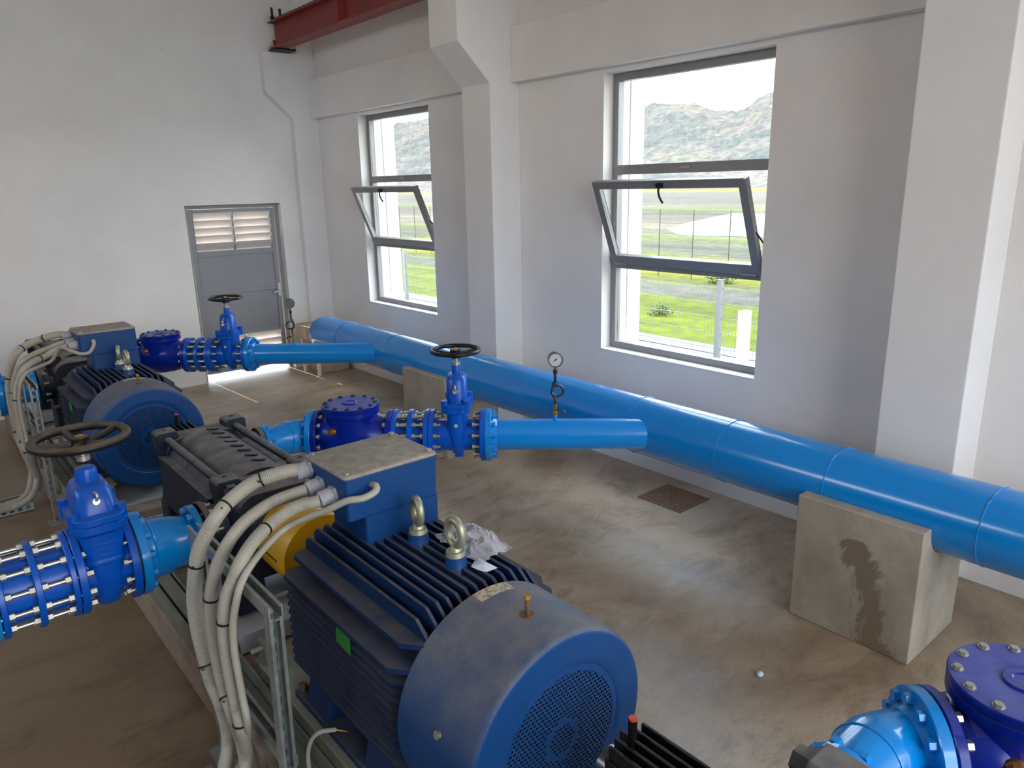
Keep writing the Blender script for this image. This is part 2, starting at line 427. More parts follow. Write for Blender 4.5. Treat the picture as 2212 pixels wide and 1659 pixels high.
# windows -------------------------------------------------------------
def window(idx, y0, y1):
    XF0, XF1 = 4.465, 4.525
    r = bpy.data.objects.new('window_%d' % idx, None); COL.objects.link(r); struct(r); r.location = (0, 0, 0)
    fw = .055
    m = MB()
    m.b2((XF0, y0, WZ0), (XF1, y0+fw, WZ1)).b2((XF0, y1-fw, WZ0), (XF1, y1, WZ1))
    m.b2((XF0, y0+fw, WZ1-fw), (XF1, y1-fw, WZ1)).b2((XF0, y0+fw, WZ0), (XF1, y1-fw, WZ0+fw))
    m.b2((XF0, y0+fw, 2.27), (XF1, y1-fw, 2.34)).b2((XF0, y0+fw, 1.555), (XF1, y1-fw, 1.605))
    m.build('window_frame', 'alu', r, bevel=.004, smooth=0)
    MB().b2((4.492, y0+fw, 2.34), (4.498, y1-fw, WZ1-fw)).build('pane', 'glass', r, smooth=0)
    MB().b2((4.492, y0+fw, WZ0+fw), (4.498, y1-fw, 1.555)).build('pane', 'glass', r, smooth=0)
    MB().b2((4.453, (y0+y1)/2-.03, 2.30), (4.468, (y0+y1)/2+.05, 2.318)).build('latch_keep', 'steel', r, bevel=.002, smooth=0)
    MB().b2((XW-.004, y0-.0, WZ0-.022), (XF0, y1, WZ0+.004)).build('window_sill', 'white_paint', r, smooth=0)
    # tilted hopper sash, hinged at its lower edge
    yc = (y0+y1)/2; hw = (y1-y0)/2-.045
    sash = MB(); L = .673; t = .045
    ang = atan2(.25, .625)
    R = Matrix.Rotation(-ang, 3, 'Y'); O = V((4.455, yc, 1.60))
    def sb(lo, hi, mb):
        lo = V(lo); hi = V(hi); c = (lo+hi)/2; mb.box(O+R @ c, hi-lo, R)
    w = .058
    sb((-t/2, -hw, 0), (t/2, -hw+w, L), sash); sb((-t/2, hw-w, 0), (t/2, hw, L), sash)
    sb((-t/2, -hw+w, L-w), (t/2, hw-w, L), sash); sb((-t/2, -hw+w, 0), (t/2, hw-w, w+.015), sash)
    so = sash.build('sash', 'alu', r, bevel=.004, smooth=0)
    g = MB(); sb((-.003, -hw+w, w), (.003, hw-w, L-w), g); g.build('sash_pane', 'glass', so, smooth=0)
    h = MB(); sb((-t/2-.02, -.01, L-.045), (-t/2, .04, L-.015), h)
    p = [O+R @ V((-t/2-.012, .015, L-.03)), O+R @ V((-t/2-.035, .012, L-.06)), O+R @ V((-t/2-.045, .004, L-.10)), O+R @ V((-t/2-.04, -.008, L-.145))]
    h.tube(smooth_path(p, 4), .008, 8); h.build('sash_handle', 'dark_steel', so)
    hg = MB(); sb((-t/2-.006, -hw+.03, -.004), (-t/2+.004, -hw+.15, .012), hg); sb((-t/2-.006, hw-.15, -.004), (-t/2+.004, hw-.03, .012), hg)
    hg.build('hinge', 'steel', so, smooth=0)
    for s in (-1, 1):
        a = O+R @ V((0, s*hw, L*.45)); MB().tube([a, V((4.48, yc+s*(hw+.02), a.z-.13))], .006, 8).build('stay_arm', 'dark_steel', so)
    return r
for i, (a, b) in enumerate(BAYS): window(i+1, a, b)

# door ---------------------------------------------------------------
def door():
    r = bpy.data.objects.new('door_1', None); COL.objects.link(r); struct(r); r.location = (0, 0, 0)
    y0, y1 = YB+.10, YB+.15
    f = MB(); t = .045
    f.b2((DX0, y0-.01, 0), (DX0+t, y1+.03, DZ)).b2((DX1-t, y0-.01, 0), (DX1, y1+.03, DZ)).b2((DX0+t, y0-.01, DZ-t), (DX1-t, y1+.03, DZ))
    f.build('door_frame', 'door_frame', r, bevel=.004, smooth=0)
    x0, x1 = DX0+t+.012, DX1-t-.012; zb, zt = .075, DZ-t-.006; s = .05
    lf = MB()
    for a, b in ((x0, x0+s), (x1-s, x1)): lf.b2((a, y0, zb), (b, y1, zt))
    for a, b in ((zb, zb+.06), (.50, .55), (1.02, 1.06), (1.47, 1.53), (zt-.05, zt)): lf.b2((x0+s, y0, a), (x1-s, y1, b))
    xm = (x0+x1)/2
    lf.b2((xm-.008, y0, 1.53), (xm+.008, y1, zt-.05)).b2((xm-.008, y0, zb+.06), (xm+.008, y1, .50))
    leaf = lf.build('door_leaf', 'door_grey', r, bevel=.003, smooth=0)
    MB().b2((x0+s, y0+.015, .55), (x1-s, y0+.03, 1.02)).build('lower_panel', 'door_grey', leaf, smooth=0)
    MB().b2((x0+s, y0+.012, 1.06), (x1-s, y0+.028, 1.47)).build('upper_panel', 'door_grey', leaf, smooth=0)
    for name, za, zb2, k in (('upper_louver', 1.53, zt-.05, 5), ('lower_louver', zb+.06, .50, 4)):
        m = MB(); hgt = (zb2-za)/k
        Rm = Matrix.Rotation(radians(-50), 3, 'X')
        for i in range(k):
            z = za+hgt*(i+.5)
            for a, b in ((x0+s, xm-.008), (xm+.008, x1-s)):
                m.box(((a+b)/2, (y0+y1)/2, z), (b-a, .145, .006), Rm)
        m.build(name, 'slat', leaf, smooth=0)
    h = MB().b2((x1-.04, y0-.012, .93), (x1-.008, y0, 1.09)); h.build('lock_plate', 'handle_white', leaf, bevel=.003, smooth=0)
    MB().tube([(x1-.024, y0-.01, 1.0), (x1-.024, y0-.05, 1.0), (x1-.06, y0-.055, .995), (x1-.11, y0-.055, .985)], .009, 8).build('door_handle', 'handle_white', leaf)
    return r
door()

# crane runway beam ----------------------------------------------------
def crane_beam():
    r = thing('crane_runway_beam', 'red painted steel crane runway beam resting on the column corbels', 'beam', (3.905, 1.8, 3.77))
    Y0, Y1 = -7.0, 6.93
    m = MB(); h = .28; w = .085; tf = .016
    m.b2((-w, Y0, 0), (w, Y1, tf)).b2((-w, Y0, h-tf), (w, Y1, h)).b2((-.006, Y0, tf), (.006, Y1, h-tf))
    m.build('web_and_flanges', 'red_beam', r, smooth=0)
    for y in (5.3, 3.45, 1.6):
        MB().b2((-w+.01, y-.006, tf), (-.006, y+.006, h-tf)).build('stiffener', 'red_beam', r, smooth=0)
    MB().b2((-.03, Y0, h), (.03, Y1, h+.035)).build('rail', 'dark_steel', r, smooth=0)
    MB().b2((-.03, 6.93, .04), (.03, 6.95, .10)).b2((-.05, 6.90, -.0), (.02, 6.97, .03)).build('end_stop', 'red_beam', r, smooth=0)
    for yy in (6.90, 3.42):
        MB().b2((-.07, yy-.10, -.02), (.17, yy+.10, 0)).build('bearing_plate', 'dark_steel', r, smooth=0)
    for x, y in ((-.05, 6.86), (.05, 6.87)):
        MB().cyl((x, y, h-.02), (x, y, h+.14), .014, n=10).cyl((x, y, h+.02), (x, y, h+.05), .026, n=6).build('anchor_bolt', 'dark_steel', r)
crane_beam()

# header pipe --------------------------------------------------------------
HX, HZ, HR = 3.57, .69, .1845
ED = V((.738, -.675, 0)).normalized(); EA = atan2(ED.y, ED.x)
T2 = V((2.761, 3.454, HZ))                       # where the branch of the middle pump meets its flange
OFF_T = {1: V((-.175, 3.443, 0)), 2: V((0, 0, 0)), 3: V((.02, -3.65, 0))}
OFF_P = {1: V((-.10, 3.635, 0)), 2: V((0, 0, 0)), 3: V((.035, -3.58, 0))}
PR, FR = .097, .1655
def nuts(parent, c, ax, R, n, mat='header_blue'):
    a, u, w = basis(ax); c = V(c); first = None
    for i in range(n):
        th = 2*pi*(i+.5)/n; p = c+(u*cos(th)+w*sin(th))*R
        if first is None: first = MB().cyl(-a*.012, a*.012, .0165, n=6).build('flange_nut', mat, parent, loc=p)
        else: dup_obj(first, parent, p)
def header():
    r = thing('header_pipe', 'fat light blue header pipe running along the window wall', 'pipe', (HX, 7.30, HZ))
    y = lambda v: v-7.30
    prof = [(0, HR), (.10, HR), (.15, HR*.96), (.20, HR*.82), (.235, HR*.55), (.25, HR*.2), (.252, .001)]
    MB().lathe((0, y(-5.5), 0), (0, 1, 0), [(0, HR), (7.30+5.5, HR)]+[(7.30+5.5+t, q) for t, q in prof[1:]], 72).build('pipe_barrel', 'header_blue', r)
    for ys in (2.94, 2.26, 1.62, .92, 4.6, 5.9, 6.85):
        a = V((.10 if ys < 3 else .0, 1, .0))
        MB().torus((0, y(ys), 0), a, HR+.0005, .0035, 64, 6).build('weld_seam', 'header_blue', r)
    for k in (1, 2, 3):
        T = T2+OFF_T[k]-r.location
        # length to header surface along the branch
        t = (0-T.x)/ED.x
        b = MB().cyl(T, T+ED*(t-.01), PR, n=48)
        bo = b.build('branch_pipe', 'header_blue', r)
        f = MB().lathe(T-ED*.062, ED, [(0, FR-.002), (.002, FR), (.034, FR), (.036, FR-.003), (.037, PR+.03), (.066, PR+.003), (.07, PR)], 48)
        f.build('branch_flange', 'header_blue', r)
        nuts(r, T-ED*.010, ED, .135, 12)
        g = T+ED*.373+V((0, 0, PR))
        if k < 3: MB().cyl(g-V((0, 0, .01)), g+V((0, 0, .03)), .014, n=14).build('gauge_boss', 'header_blue', r)
header()
def end_support():
    r = thing('pipe_end_support', 'rough beige concrete support behind the rounded end of the header pipe', 'support', (3.98, 8.30, 0))
    MB().b2((-.18, -.10, .42), (.30, .40, .60)).build('support_block', 'stain_beige', r, bevel=.01, smooth=0)
    MB().b2((-.05, .0, .0), (.3, .35, .42)).build('pier', 'stain_beige', r, bevel=.01, smooth=0)
    for x, yv in ((-.15, .3), (-.13, -.04)):
        MB().b2((x-.018, yv-.018, 0), (x+.018, yv+.018, .43)).build('leg', 'white_paint', r, smooth=0)
end_support()
def block(label, y0, y1, ztop):
    r = thing('concrete_pipe_support', label, 'support', (3.575, (y0+y1)/2, 0), 0, 'concrete saddles under the header pipe')
    n = 24; poly = [(-.265, 0), (.265, 0), (.265, ztop)]
    R = HR+.003
    zc = HZ
    # saddle cut
    th0 = math.asin(max(-1, min(1, (ztop-zc)/R)))
    x1 = R*cos(th0)
    for i in range(n+1):
        th = th0-(pi+2*th0)*i/n
        poly.append((R*cos(th), zc+R*sin(th)))
    poly.append((-.265, ztop))
    m = MB().prism(poly, (0, 0, 0), (1, 0, 0), (0, 0, 1), (0, 1, 0), y1-y0)
    m.build('saddle_block', 'block_concrete', r, bevel=.006, smooth=0)
    return r
b2 = block('stained concrete saddle block under the header pipe nearest the camera', 1.115, 1.715, .672)
block('plain concrete saddle block under the header pipe behind the middle handwheel', 4.80, 5.44, .69)
def stain():
    # a splash of old mortar water on the near block's front, mapped on the concrete
    m = M['block_concrete'].copy(); m.name = 'stained_block_concrete'; nt = m.node_tree; b = nt.nodes['Principled BSDF']
    src = b.inputs['Base Color'].links[0].from_socket
    tc = nt.nodes.new('ShaderNodeTexCoord'); sp = nt.nodes.new('ShaderNodeSeparateXYZ'); nt.links.new(tc.outputs['Object'], sp.inputs[0])
    def ma(op, x, y, z=None):
        q = nt.nodes.new('ShaderNodeMath'); q.operation = op
        for k, v in enumerate((x, y, z)):
            if v is None: continue
            if isinstance(v, (int, float)): q.inputs[k].default_value = v
            else: nt.links.new(v, q.inputs[k])
        return q.outputs[0]
    line = ma('MULTIPLY_ADD', sp.outputs['Z'], .24, -.155)
    d = ma('ABSOLUTE', ma('SUBTRACT', sp.outputs['Y'], line), 0)
    n1 = noise_tex(nt, 7, 6, .65, stretch=(1, 1, .6), dist=.8)
    v = ma('ADD', d, ma('MULTIPLY', ma('SUBTRACT', n1, .52), .42))
    zz = ma('MULTIPLY', ma('MAXIMUM', ma('SUBTRACT', sp.outputs['Z'], .52), 0), 2.0)
    v = ma('ADD', v, zz)
    mask = ramp(nt, v, [(.045, (1, 1, 1)), (.075, (0, 0, 0))])
    front = ma('LESS_THAN', sp.outputs['X'], -.2)
    nt.links.new(mix(nt, ma('MULTIPLY', mask, front), src, sr(120, 107, 89)), b.inputs['Base Color'])
    ob = b2.children[0]; ob.data.materials.clear(); ob.data.materials.append(m)
stain()

# ------------------------------------------------------------------ bolts
def bolt_mesh(name, L, rs=.009, rn=.0155, mat='steel', both=True, stick=.012):
    m = MB(); m.cyl((-L/2-stick, 0, 0), (L/2+stick, 0, 0), rs, n=10)
    m.cyl((-L/2-.016, 0, 0), (-L/2, 0, 0), rn, n=6)
    if both: m.cyl((L/2, 0, 0), (L/2+.016, 0, 0), rn, n=6)
    return m
def bolt_ring(parent, x, L, Rb, n=12, name='bolt', phase=.5, mat='steel', **k):
    """bolts along local X on a circle; the first is built, the others share its mesh"""
    first = None
    for i in range(n):
        th = 2*pi*(i+phase)/n; p = (x, Rb*cos(th), Rb*sin(th))
        if first is None: first = bolt_mesh(name, L, **k).build(name, mat, parent, loc=p)
        else: dup_obj(first, parent, p)
def flange(m, x0, x1, R, ri, n=48, hub=0):
    m.lathe((0, 0, 0), (1, 0, 0), [(x0, ri), (x0, R-.003), (x0+.003, R), (x1-.003, R), (x1, R-.003), (x1, ri)], n, False)

# ------------------------------------------------------------------ gate valve
def handwheel(parent, z, R, rim, mat):
    m = MB(); m.torus((0, 0, z), (0, 0, 1), R-rim, rim, 56, 12, scale=(1, 1))
    for i in range(5):
        th = 2*pi*i/5+.5; d = V((cos(th), sin(th), 0)); q = V((-sin(th), cos(th), 0))
        a = V((0, 0, z-.022)); 
        pts = [a+d*.02, a+d*R*.35, V((0, 0, z-.012))+d*R*.7, V((0, 0, z-.002))+d*(R-rim*1.2)]
        m.tube(smooth_path(pts, 4), lambda i: rim*.8, 8)
    m.cyl((0, 0, z-.045), (0, 0, z+.006), .034, n=20)
    for i in range(9):
        th = .5+i*.11; m.ball(((R-.002)*cos(th), (R-.002)*sin(th), z-.004), rim*.45, n=8, m=6)
    w = m.build('handwheel', mat, parent)
    MB().cyl((0, 0, z), (0, 0, z+.014), .011, n=10).cyl((0, 0, z+.004), (0, 0, z+.012), .018, n=6).build('wheel_nut', 'brass', w)
def gate_valve(label, loc, rz, a, r, R, wheelR, tall=1.0, rim=.013, wheelmat='black_iron', mat='valve_blue', group='blue gate valves with handwheels', wide=False):
    t = thing('gate_valve', label, 'valve', loc, rz, group)
    m = MB()
    m.lathe((0, 0, 0), (1, 0, 0), [(-a, r), (-a+.03, r), (-a*.4, r*1.02), (a*.4, r*1.02), (a-.03, r), (a, r)], 40)
    h = tall
    if wide:
        fx, fz0, fz1 = .098, .205, .262
        m.loft([(-r*1.22, .040, .07, .03), (-r*.9, .052, .10, .04), (-.03, .066, .135, .045), (.055, .073, .142, .045), (.058, .079, .147, .05), (.072, .079, .147, .05), (.075, .075, .143, .045), (.185, .080, .147, .045), (.20, .098, .165, .06), (.232, .098, .165, .06)])
        bsec = [(.234, .098, .165, .06), (.262, .098, .165, .06), (.267, .078, .128, .05), (.345, .070, .112, .05), (.372, .058, .085, .045), (.378, .042, .044, .042)]
        gz, gr = .375, .043
        for k in range(3): m.box((.0, -.1445, .145-.024*k), (.085-.012*k, .004, .010))
    else:
        fx, fz0, fz1 = .078, .176, .232
        m.loft([(-r*1.18, .030, .05, .03), (-r*.95, .040, .085, .04), (-.02, .050, .115, .05), (.07, .056, .122, .05), (.17, .060, .125, .055), (.176, .078, .14, .05), (.204, .078, .14, .05)])
        bsec = [(.206, .078, .14, .05), (.228, .078, .14, .05), (.232, .064, .100, .060), (.372, .061, .092, .058), (.396, .050, .074, .05), (.405, .030, .036, .03)]
        gz, gr = .402, .029
    m.box((0, 0, -r*1.2), (.05, .05, .05))
    body = m.build('valve_body', mat, t, bevel=.003)
    f = MB(); flange(f, -a, -a+.03, R, r*.9); fl = f.build('flange', mat, t)
    f = MB(); flange(f, a-.03, a, R, r*.9); f.build('flange', mat, t)
    b = MB().loft(bsec)
    bo = b.build('bonnet', mat, t, bevel=.003)
    for sx in (-1, 1):
        for sy in (-1, 1):
            MB().cyl((sx*fx*.86, sy*.10, fz0), (sx*fx*.86, sy*.10, fz1+.022), .022, n=14).build('bonnet_bolt_boss', mat, bo)
    MB().lathe((0, 0, gz), (0, 0, 1), [(0, gr), (.04, gr*.97), (.055, gr*.85), (.060, gr*.65)], 24).build('packing_gland', mat, bo)
    MB().cyl((0, 0, .45*h), (0, 0, .545*h), .012, n=14).cyl((0, 0, .455*h), (0, 0, .475*h), .026, n=14).build('stem', 'steel', t)
    handwheel(t, .545*h, wheelR, rim, wheelmat)
    e = MB().torus((.0, -.118, .335*h), (1, .25, 0), .017, .0055, 20, 8).cyl((0, -.10, .305*h), (0, -.125, .315*h), .014, n=12)
    e.build('lifting_eye', 'steel', bo)
    MB().cyl((0, -.128, .10), (0, -.133, .10), .012, n=16).build('maker_disc', 'gland', body)
    return t
# ------------------------------------------------------------------ check valve
def check_valve(loc, rz, label, lidbolt='bolt_dark'):
    t = thing('check_valve', label, 'valve', loc, rz, 'deep blue check valves with round lids')
    a0, a1 = -.227, .270
    m = MB()
    m.lathe((0, 0, 0), (1, 0, 0), [(a0, .108), (a0+.035, .118), (-.16, .145), (-.10, .157), (.10, .157), (.16, .140), (.22, .115), (a1, .105)], 48)
    prof = [(-.163, .03), (-.158, .07), (-.135, .105), (-.09, .135), (-.02, .155), (.06, .160), (.13, .160), (.152, .168), (.156, .179), (.182, .179)]
    m.lathe((0, 0, 0), (0, 0, 1), prof, 48)
    m.build('valve_body', 'check_blue', t)
    f = MB(); flange(f, a0, a0+.03, FR, .09); f.build('flange', 'check_blue', t)
    f = MB(); flange(f, a1-.034, a1, FR, .09); f.build('flange', 'check_blue', t)
    l = MB().lathe((0, 0, .184), (0, 0, 1), [(0, .178), (.003, .180), (.026, .180), (.030, .177), (.032, .06), (.031, .055), (.038, .05), (.040, .03), (.036, .025), (.036, .001)], 48)
    lid = l.build('lid', 'check_blue', t)
    first = None
    for i in range(12):
        th = 2*pi*(i+.25)/12; p = (.155*cos(th), .155*sin(th), .214)
        if first is None: first = MB().cyl((0, 0, 0), (0, 0, .003), .0155, n=16).cyl((0, 0, .002), (0, 0, .010), .012, n=6).build('lid_bolt', lidbolt, lid, loc=p)
        else: dup_obj(first, lid, p)
    MB().cyl((-.08, -.13, .07), (-.10, -.165, .07), .017, n=6).cyl((-.07, -.12, .07), (-.092, -.15, .07), .024, n=14).build('plug', 'brass', t)
    bolt_ring(t, a0+.0, .075, .135, phase=.5)
    bolt_ring(t, a1+.012, .10, .135, phase=.5)
    return t
# ------------------------------------------------------------------ dismantling joint
def dismantling_joint(label, loc, rz, L, xm, r, R, rods, Rb, n=12, ft=.03, mat='valve_blue', reach=(0, 0)):
    t = thing('dismantling_joint', label, 'pipe fitting', loc, rz, 'blue dismantling joints with long tie rods')
    m = MB().lathe((0, 0, 0), (1, 0, 0), [(-L/2, r), (L/2, r)], 40); m.build('sleeve', mat, t)
    for x0, x1 in ((-L/2, -L/2+ft), (xm-ft*.55, xm+ft*.55), (L/2-ft, L/2)):
        f = MB(); flange(f, x0, x1, R, r*.95); f.build('flange', mat, t)
    MB().ring((0, 0, 0), (1, 0, 0), -L/2-.004, -L/2, r, R*.86).build('gasket', 'rubber_shade', t)
    first = None
    x0, x1 = -L/2-reach[0], L/2+reach[1]
    for i in range(n):
        th = 2*pi*(i+.5)/n; p = (0, Rb*cos(th), Rb*sin(th))
        if first is None:
            k = MB().cyl((x0, 0, 0), (x1, 0, 0), .0085, n=10)
            for x, d in ((-L/2+ft, 1), (xm-ft*.55, -1), (xm+ft*.55, 1), (L/2-ft, -1)): k.cyl((x, 0, 0), (x+.019*d, 0, 0), .0175, n=6)
            first = k.build('tie_rod', 'steel', t, loc=p)
            nts = MB()
            for x, d in ((-L/2-.032, -1), (L/2+.033, 1)): nts.cyl((x, 0, 0), (x+.016*d, 0, 0), .0165, n=6)
            nts.build('end_nut', 'steel', first); q = first.children[0]
        else:
            c = dup_obj(first, t, p); dup_obj(q, c)
    return t

def train(k, names):
    T = T2+OFF_T[k]
    at = lambda s: T+ED*s
    ckv = check_valve(at(-.915), EA, names['check'], 'steel' if k == 3 else 'bolt_dark')
    if k == 3: return
    dismantling_joint(names['joint'], at(-.528), EA, .230, 0, .102, FR, None, .135, reach=(.048, .075))
    gate_valve(names['valve'], at(-.2375), EA, .1735, .098, FR, .1575)
    v = [o for o in COL.objects if o.get('label') == names['valve']][0]
    bolt_ring(v, .155, .085, .135, phase=.5)
    MB().ring((0, 0, 0), (1, 0, 0), .1735, .176, .09, FR*.9).build('gasket', 'rubber_shade', v)
train(2, {'check': 'deep blue check valve right behind the near motor terminal box, round lid dusty',
          'joint': 'blue dismantling joint between check valve and gate valve of the middle pump line',
          'valve': 'slim royal blue gate valve with black handwheel in front of the header pipe at centre'})
train(1, {'check': 'deep blue check valve beside the far motor terminal box, seen against the back wall',
          'joint': 'blue dismantling joint in front of the grey louvered door, left of its gate valve',
          'valve': 'royal blue gate valve with black handwheel standing in front of the grey door'})
train(3, {'check': 'deep blue check valve with shiny lid bolts cut by the lower right picture corner'})

def elbow(k, label):
    T = T2+OFF_T[k]; P2 = T+ED*(-1.145)
    N = V((1.562, 4.235, .72))+OFF_P[k]
    r = thing('discharge_elbow', label, 'pipe fitting', N, 0, 'light blue discharge elbows')
    P2 = P2-N; a = V((0, 0, 0))
    d0 = V((1, 0, 0)); Ld = (P2-a).length*.42
    c1 = a+d0*Ld; c2 = P2-ED*Ld*.9
    pts = []
    for i in range(25):
        t = i/24; pts.append((1-t)**3*a+3*(1-t)**2*t*c1+3*(1-t)*t*t*c2+t**3*P2)
    rad = lambda i: .076+(.106-.076)*min(1, i/12)
    MB().tube(pts, rad, 40).build('elbow_body', 'header_blue', r)
    MB().lathe(a, d0, [(0, .07), (0, .102), (.003, .105), (.026, .105), (.028, .102), (.032, .09), (.05, .077)], 40).build('pump_flange', 'header_blue', r)
    MB().lathe(P2-ED*.036, ED, [(-.03, .107), (-.004, .125), (0, FR-.003), (.003, FR), (.033, FR), (.036, FR-.003), (.036, .09)], 44).build('valve_flange', 'header_blue', r)
    nuts(r, P2-ED*.046, ED, .138, 12)
    nuts(r, a+d0*.040, d0, .094, 8)
    MB().torus(pts[9], (pts[10]-pts[8]), rad(9)+.0005, .0035, 40, 6).build('weld_seam', 'header_blue', r)
    return r
elbow(2, 'light blue elbow joining the middle pump outlet to its check valve')
elbow(1, 'light blue elbow mostly hidden behind the far motor terminal box')
elbow(3, 'big glossy light blue elbow in the lower right corner')

# gauges ----------------------------------------------------------------
def gauge(k, label, ang):
    T = T2+OFF_T[k]; P = T+ED*.373+V((0, 0, PR+.028))
    r = thing('pressure_gauge', label, 'gauge', P, ang, 'pressure gauges on siphons')
    MB().cyl((0, 0, 0), (0, 0, .022), .015, n=6).cyl((0, 0, .022), (0, 0, .055), .011, n=12).cyl((0, 0, .055), (0, 0, .07), .014, n=6).build('valve_body', 'brass', r)
    MB().tube([(0, -.012, .038), (.015, -.02, .038), (.05, -.022, .034), (.062, -.022, .018)], .005, 8).build('valve_lever', 'tie', r)
    pts = [(0, 0, .07), (0, 0, .10), (-.01, 0, .125)]
    R = .036; c = V((.014, 0, .155))
    for i in range(25):
        th = radians(215-370*i/24); pts.append(c+V((R*cos(th), .014*(i/24-.3), R*sin(th))))
    pts += [(-.010, .012, .20), (0, .006, .215), (0, 0, .24), (0, 0, .275)]
    MB().tube(smooth_path(pts, 3), .0085, 10).cyl((0, 0, .265), (0, 0, .292), .014, n=6).build('siphon_coil', 'siphon', r)
    zc = .357
    MB().cyl((0, 0, .29), (0, 0, .325), .008, n=10).lathe((0, .02, zc), (0, -1, 0), [(0, .044), (.036, .044), (.038, .047), (.046, .047), (.046, .041), (.042, .040)], 36, False).cyl((0, .022, zc), (0, .02, zc), .044, n=36).build('gauge_case', 'gauge_body', r)
    f = MB().cyl((0, -.018, zc), (0, -.020, zc), .041, n=36).build('dial', 'gauge_face', r)
    tk = MB()
    for i in range(28):
        th = radians(225-270*i/27); R0 = .031 if i % 3 == 0 else .035
        d = V((cos(th), 0, sin(th))); q = V((-sin(th), 0, cos(th)))*.0005; o = V((0, -.0205, zc))
        tk.add([o+d*R0-q, o+d*.038-q, o+d*.038+q, o+d*R0+q], [(0, 1, 2, 3)])
    tk.build('scale_marks', 'tie', f, smooth=0)
    th = radians(218); d = V((cos(th), 0, sin(th))); q = V((-sin(th), 0, cos(th)))
    o = V((0, -.022, zc)); MB().add([o+d*.030, o-d*.012+q*.003, o-d*.012-q*.003], [(0, 1, 2)]).cyl(o, o-V((0, .002, 0)), .005, n=12).build('needle', 'tie', f, smooth=0)
    return r
gauge(2, 'pressure gauge on a coiled siphon on the nearer branch pipe, seen against the header pipe', radians(-36))
gauge(1, 'pressure gauge on a coiled siphon on the far branch pipe beside the door', radians(158))

# ------------------------------------------------------------------ suction side
SZ = .70; SY = 3.28
SR, SFR = .128, .182
tS = gate_valve('big royal blue gate valve with dusty black handwheel at the left edge of the floor', (.478, SY, SZ), 0, .112, .128, SFR, .187, 1.02, .018, 'wheel_dusty', wide=True)
bolt_ring(tS, .095, .05, .155, 12)
bolt_ring(tS, -.098, .05, .155, 12)
MB().ring((0, 0, 0), (1, 0, 0), .112, .117, .12, SFR*.96).build('gasket', 'rubber_shade', tS)
dismantling_joint('large blue dismantling joint with long bright tie rods at the left picture edge', (.232, SY, SZ), 0, .262, 0, .135, .178, None, .155, ft=.022, reach=(.03, .015))
def suction_pipe():
    r = thing('suction_pipe', 'light blue suction pipe end cut by the left picture edge below the handwheel', 'pipe', (.098, SY, SZ))
    MB().cyl((-4.68, 0, 0), (-.03, 0, 0), .128, n=40).build('pipe_barrel', 'header_blue', r)
    f = MB(); flange(f, -.034, -.001, .178, .12); f.build('flange', 'header_blue', r)
suction_pipe()
def reducer(off, label):
    r = thing('suction_reducer', label, 'pipe fitting', V((.597, SY, SZ))+off, 0, 'light blue suction reducers')
    MB().lathe((0, 0, 0), (1, 0, 0), [(.0, .12), (0, SFR-.004), (.003, SFR), (.034, SFR), (.037, SFR-.004), (.038, .145), (.062, .133), (.075, .131), (.12, .129), (.17, .118), (.22, .103), (.25, .098), (.262, .098)], 48).build('reducer_body', 'header_blue', r)
    MB().lathe((.245, 0, 0), (1, 0, 0), [(0, .095), (.0, .139), (.003, .142), (.027, .142), (.03, .139), (.03, .08)], 44).build('pump_flange', 'header_blue', r)
    MB().torus((.072, 0, 0), (1, 0, 0), .1315, .0035, 48, 6).build('weld_seam', 'header_blue', r)
    nuts(r, (.044, 0, 0), (1, 0, 0), .158, 12)
    nuts(r, (.236, 0, 0), (1, 0, 0), .118, 8)
    return r
reducer(V((0, 0, 0)), 'light blue tapered suction pipe between the big gate valve and the middle pump')
rf = reducer(OFF_P[1], 'light blue suction pipe behind the far conduits at the left picture edge')
MB().cyl((-5.115, 0, 0), (.004, 0, 0), .128, n=40).build('pipe_barrel', 'header_blue', rf)

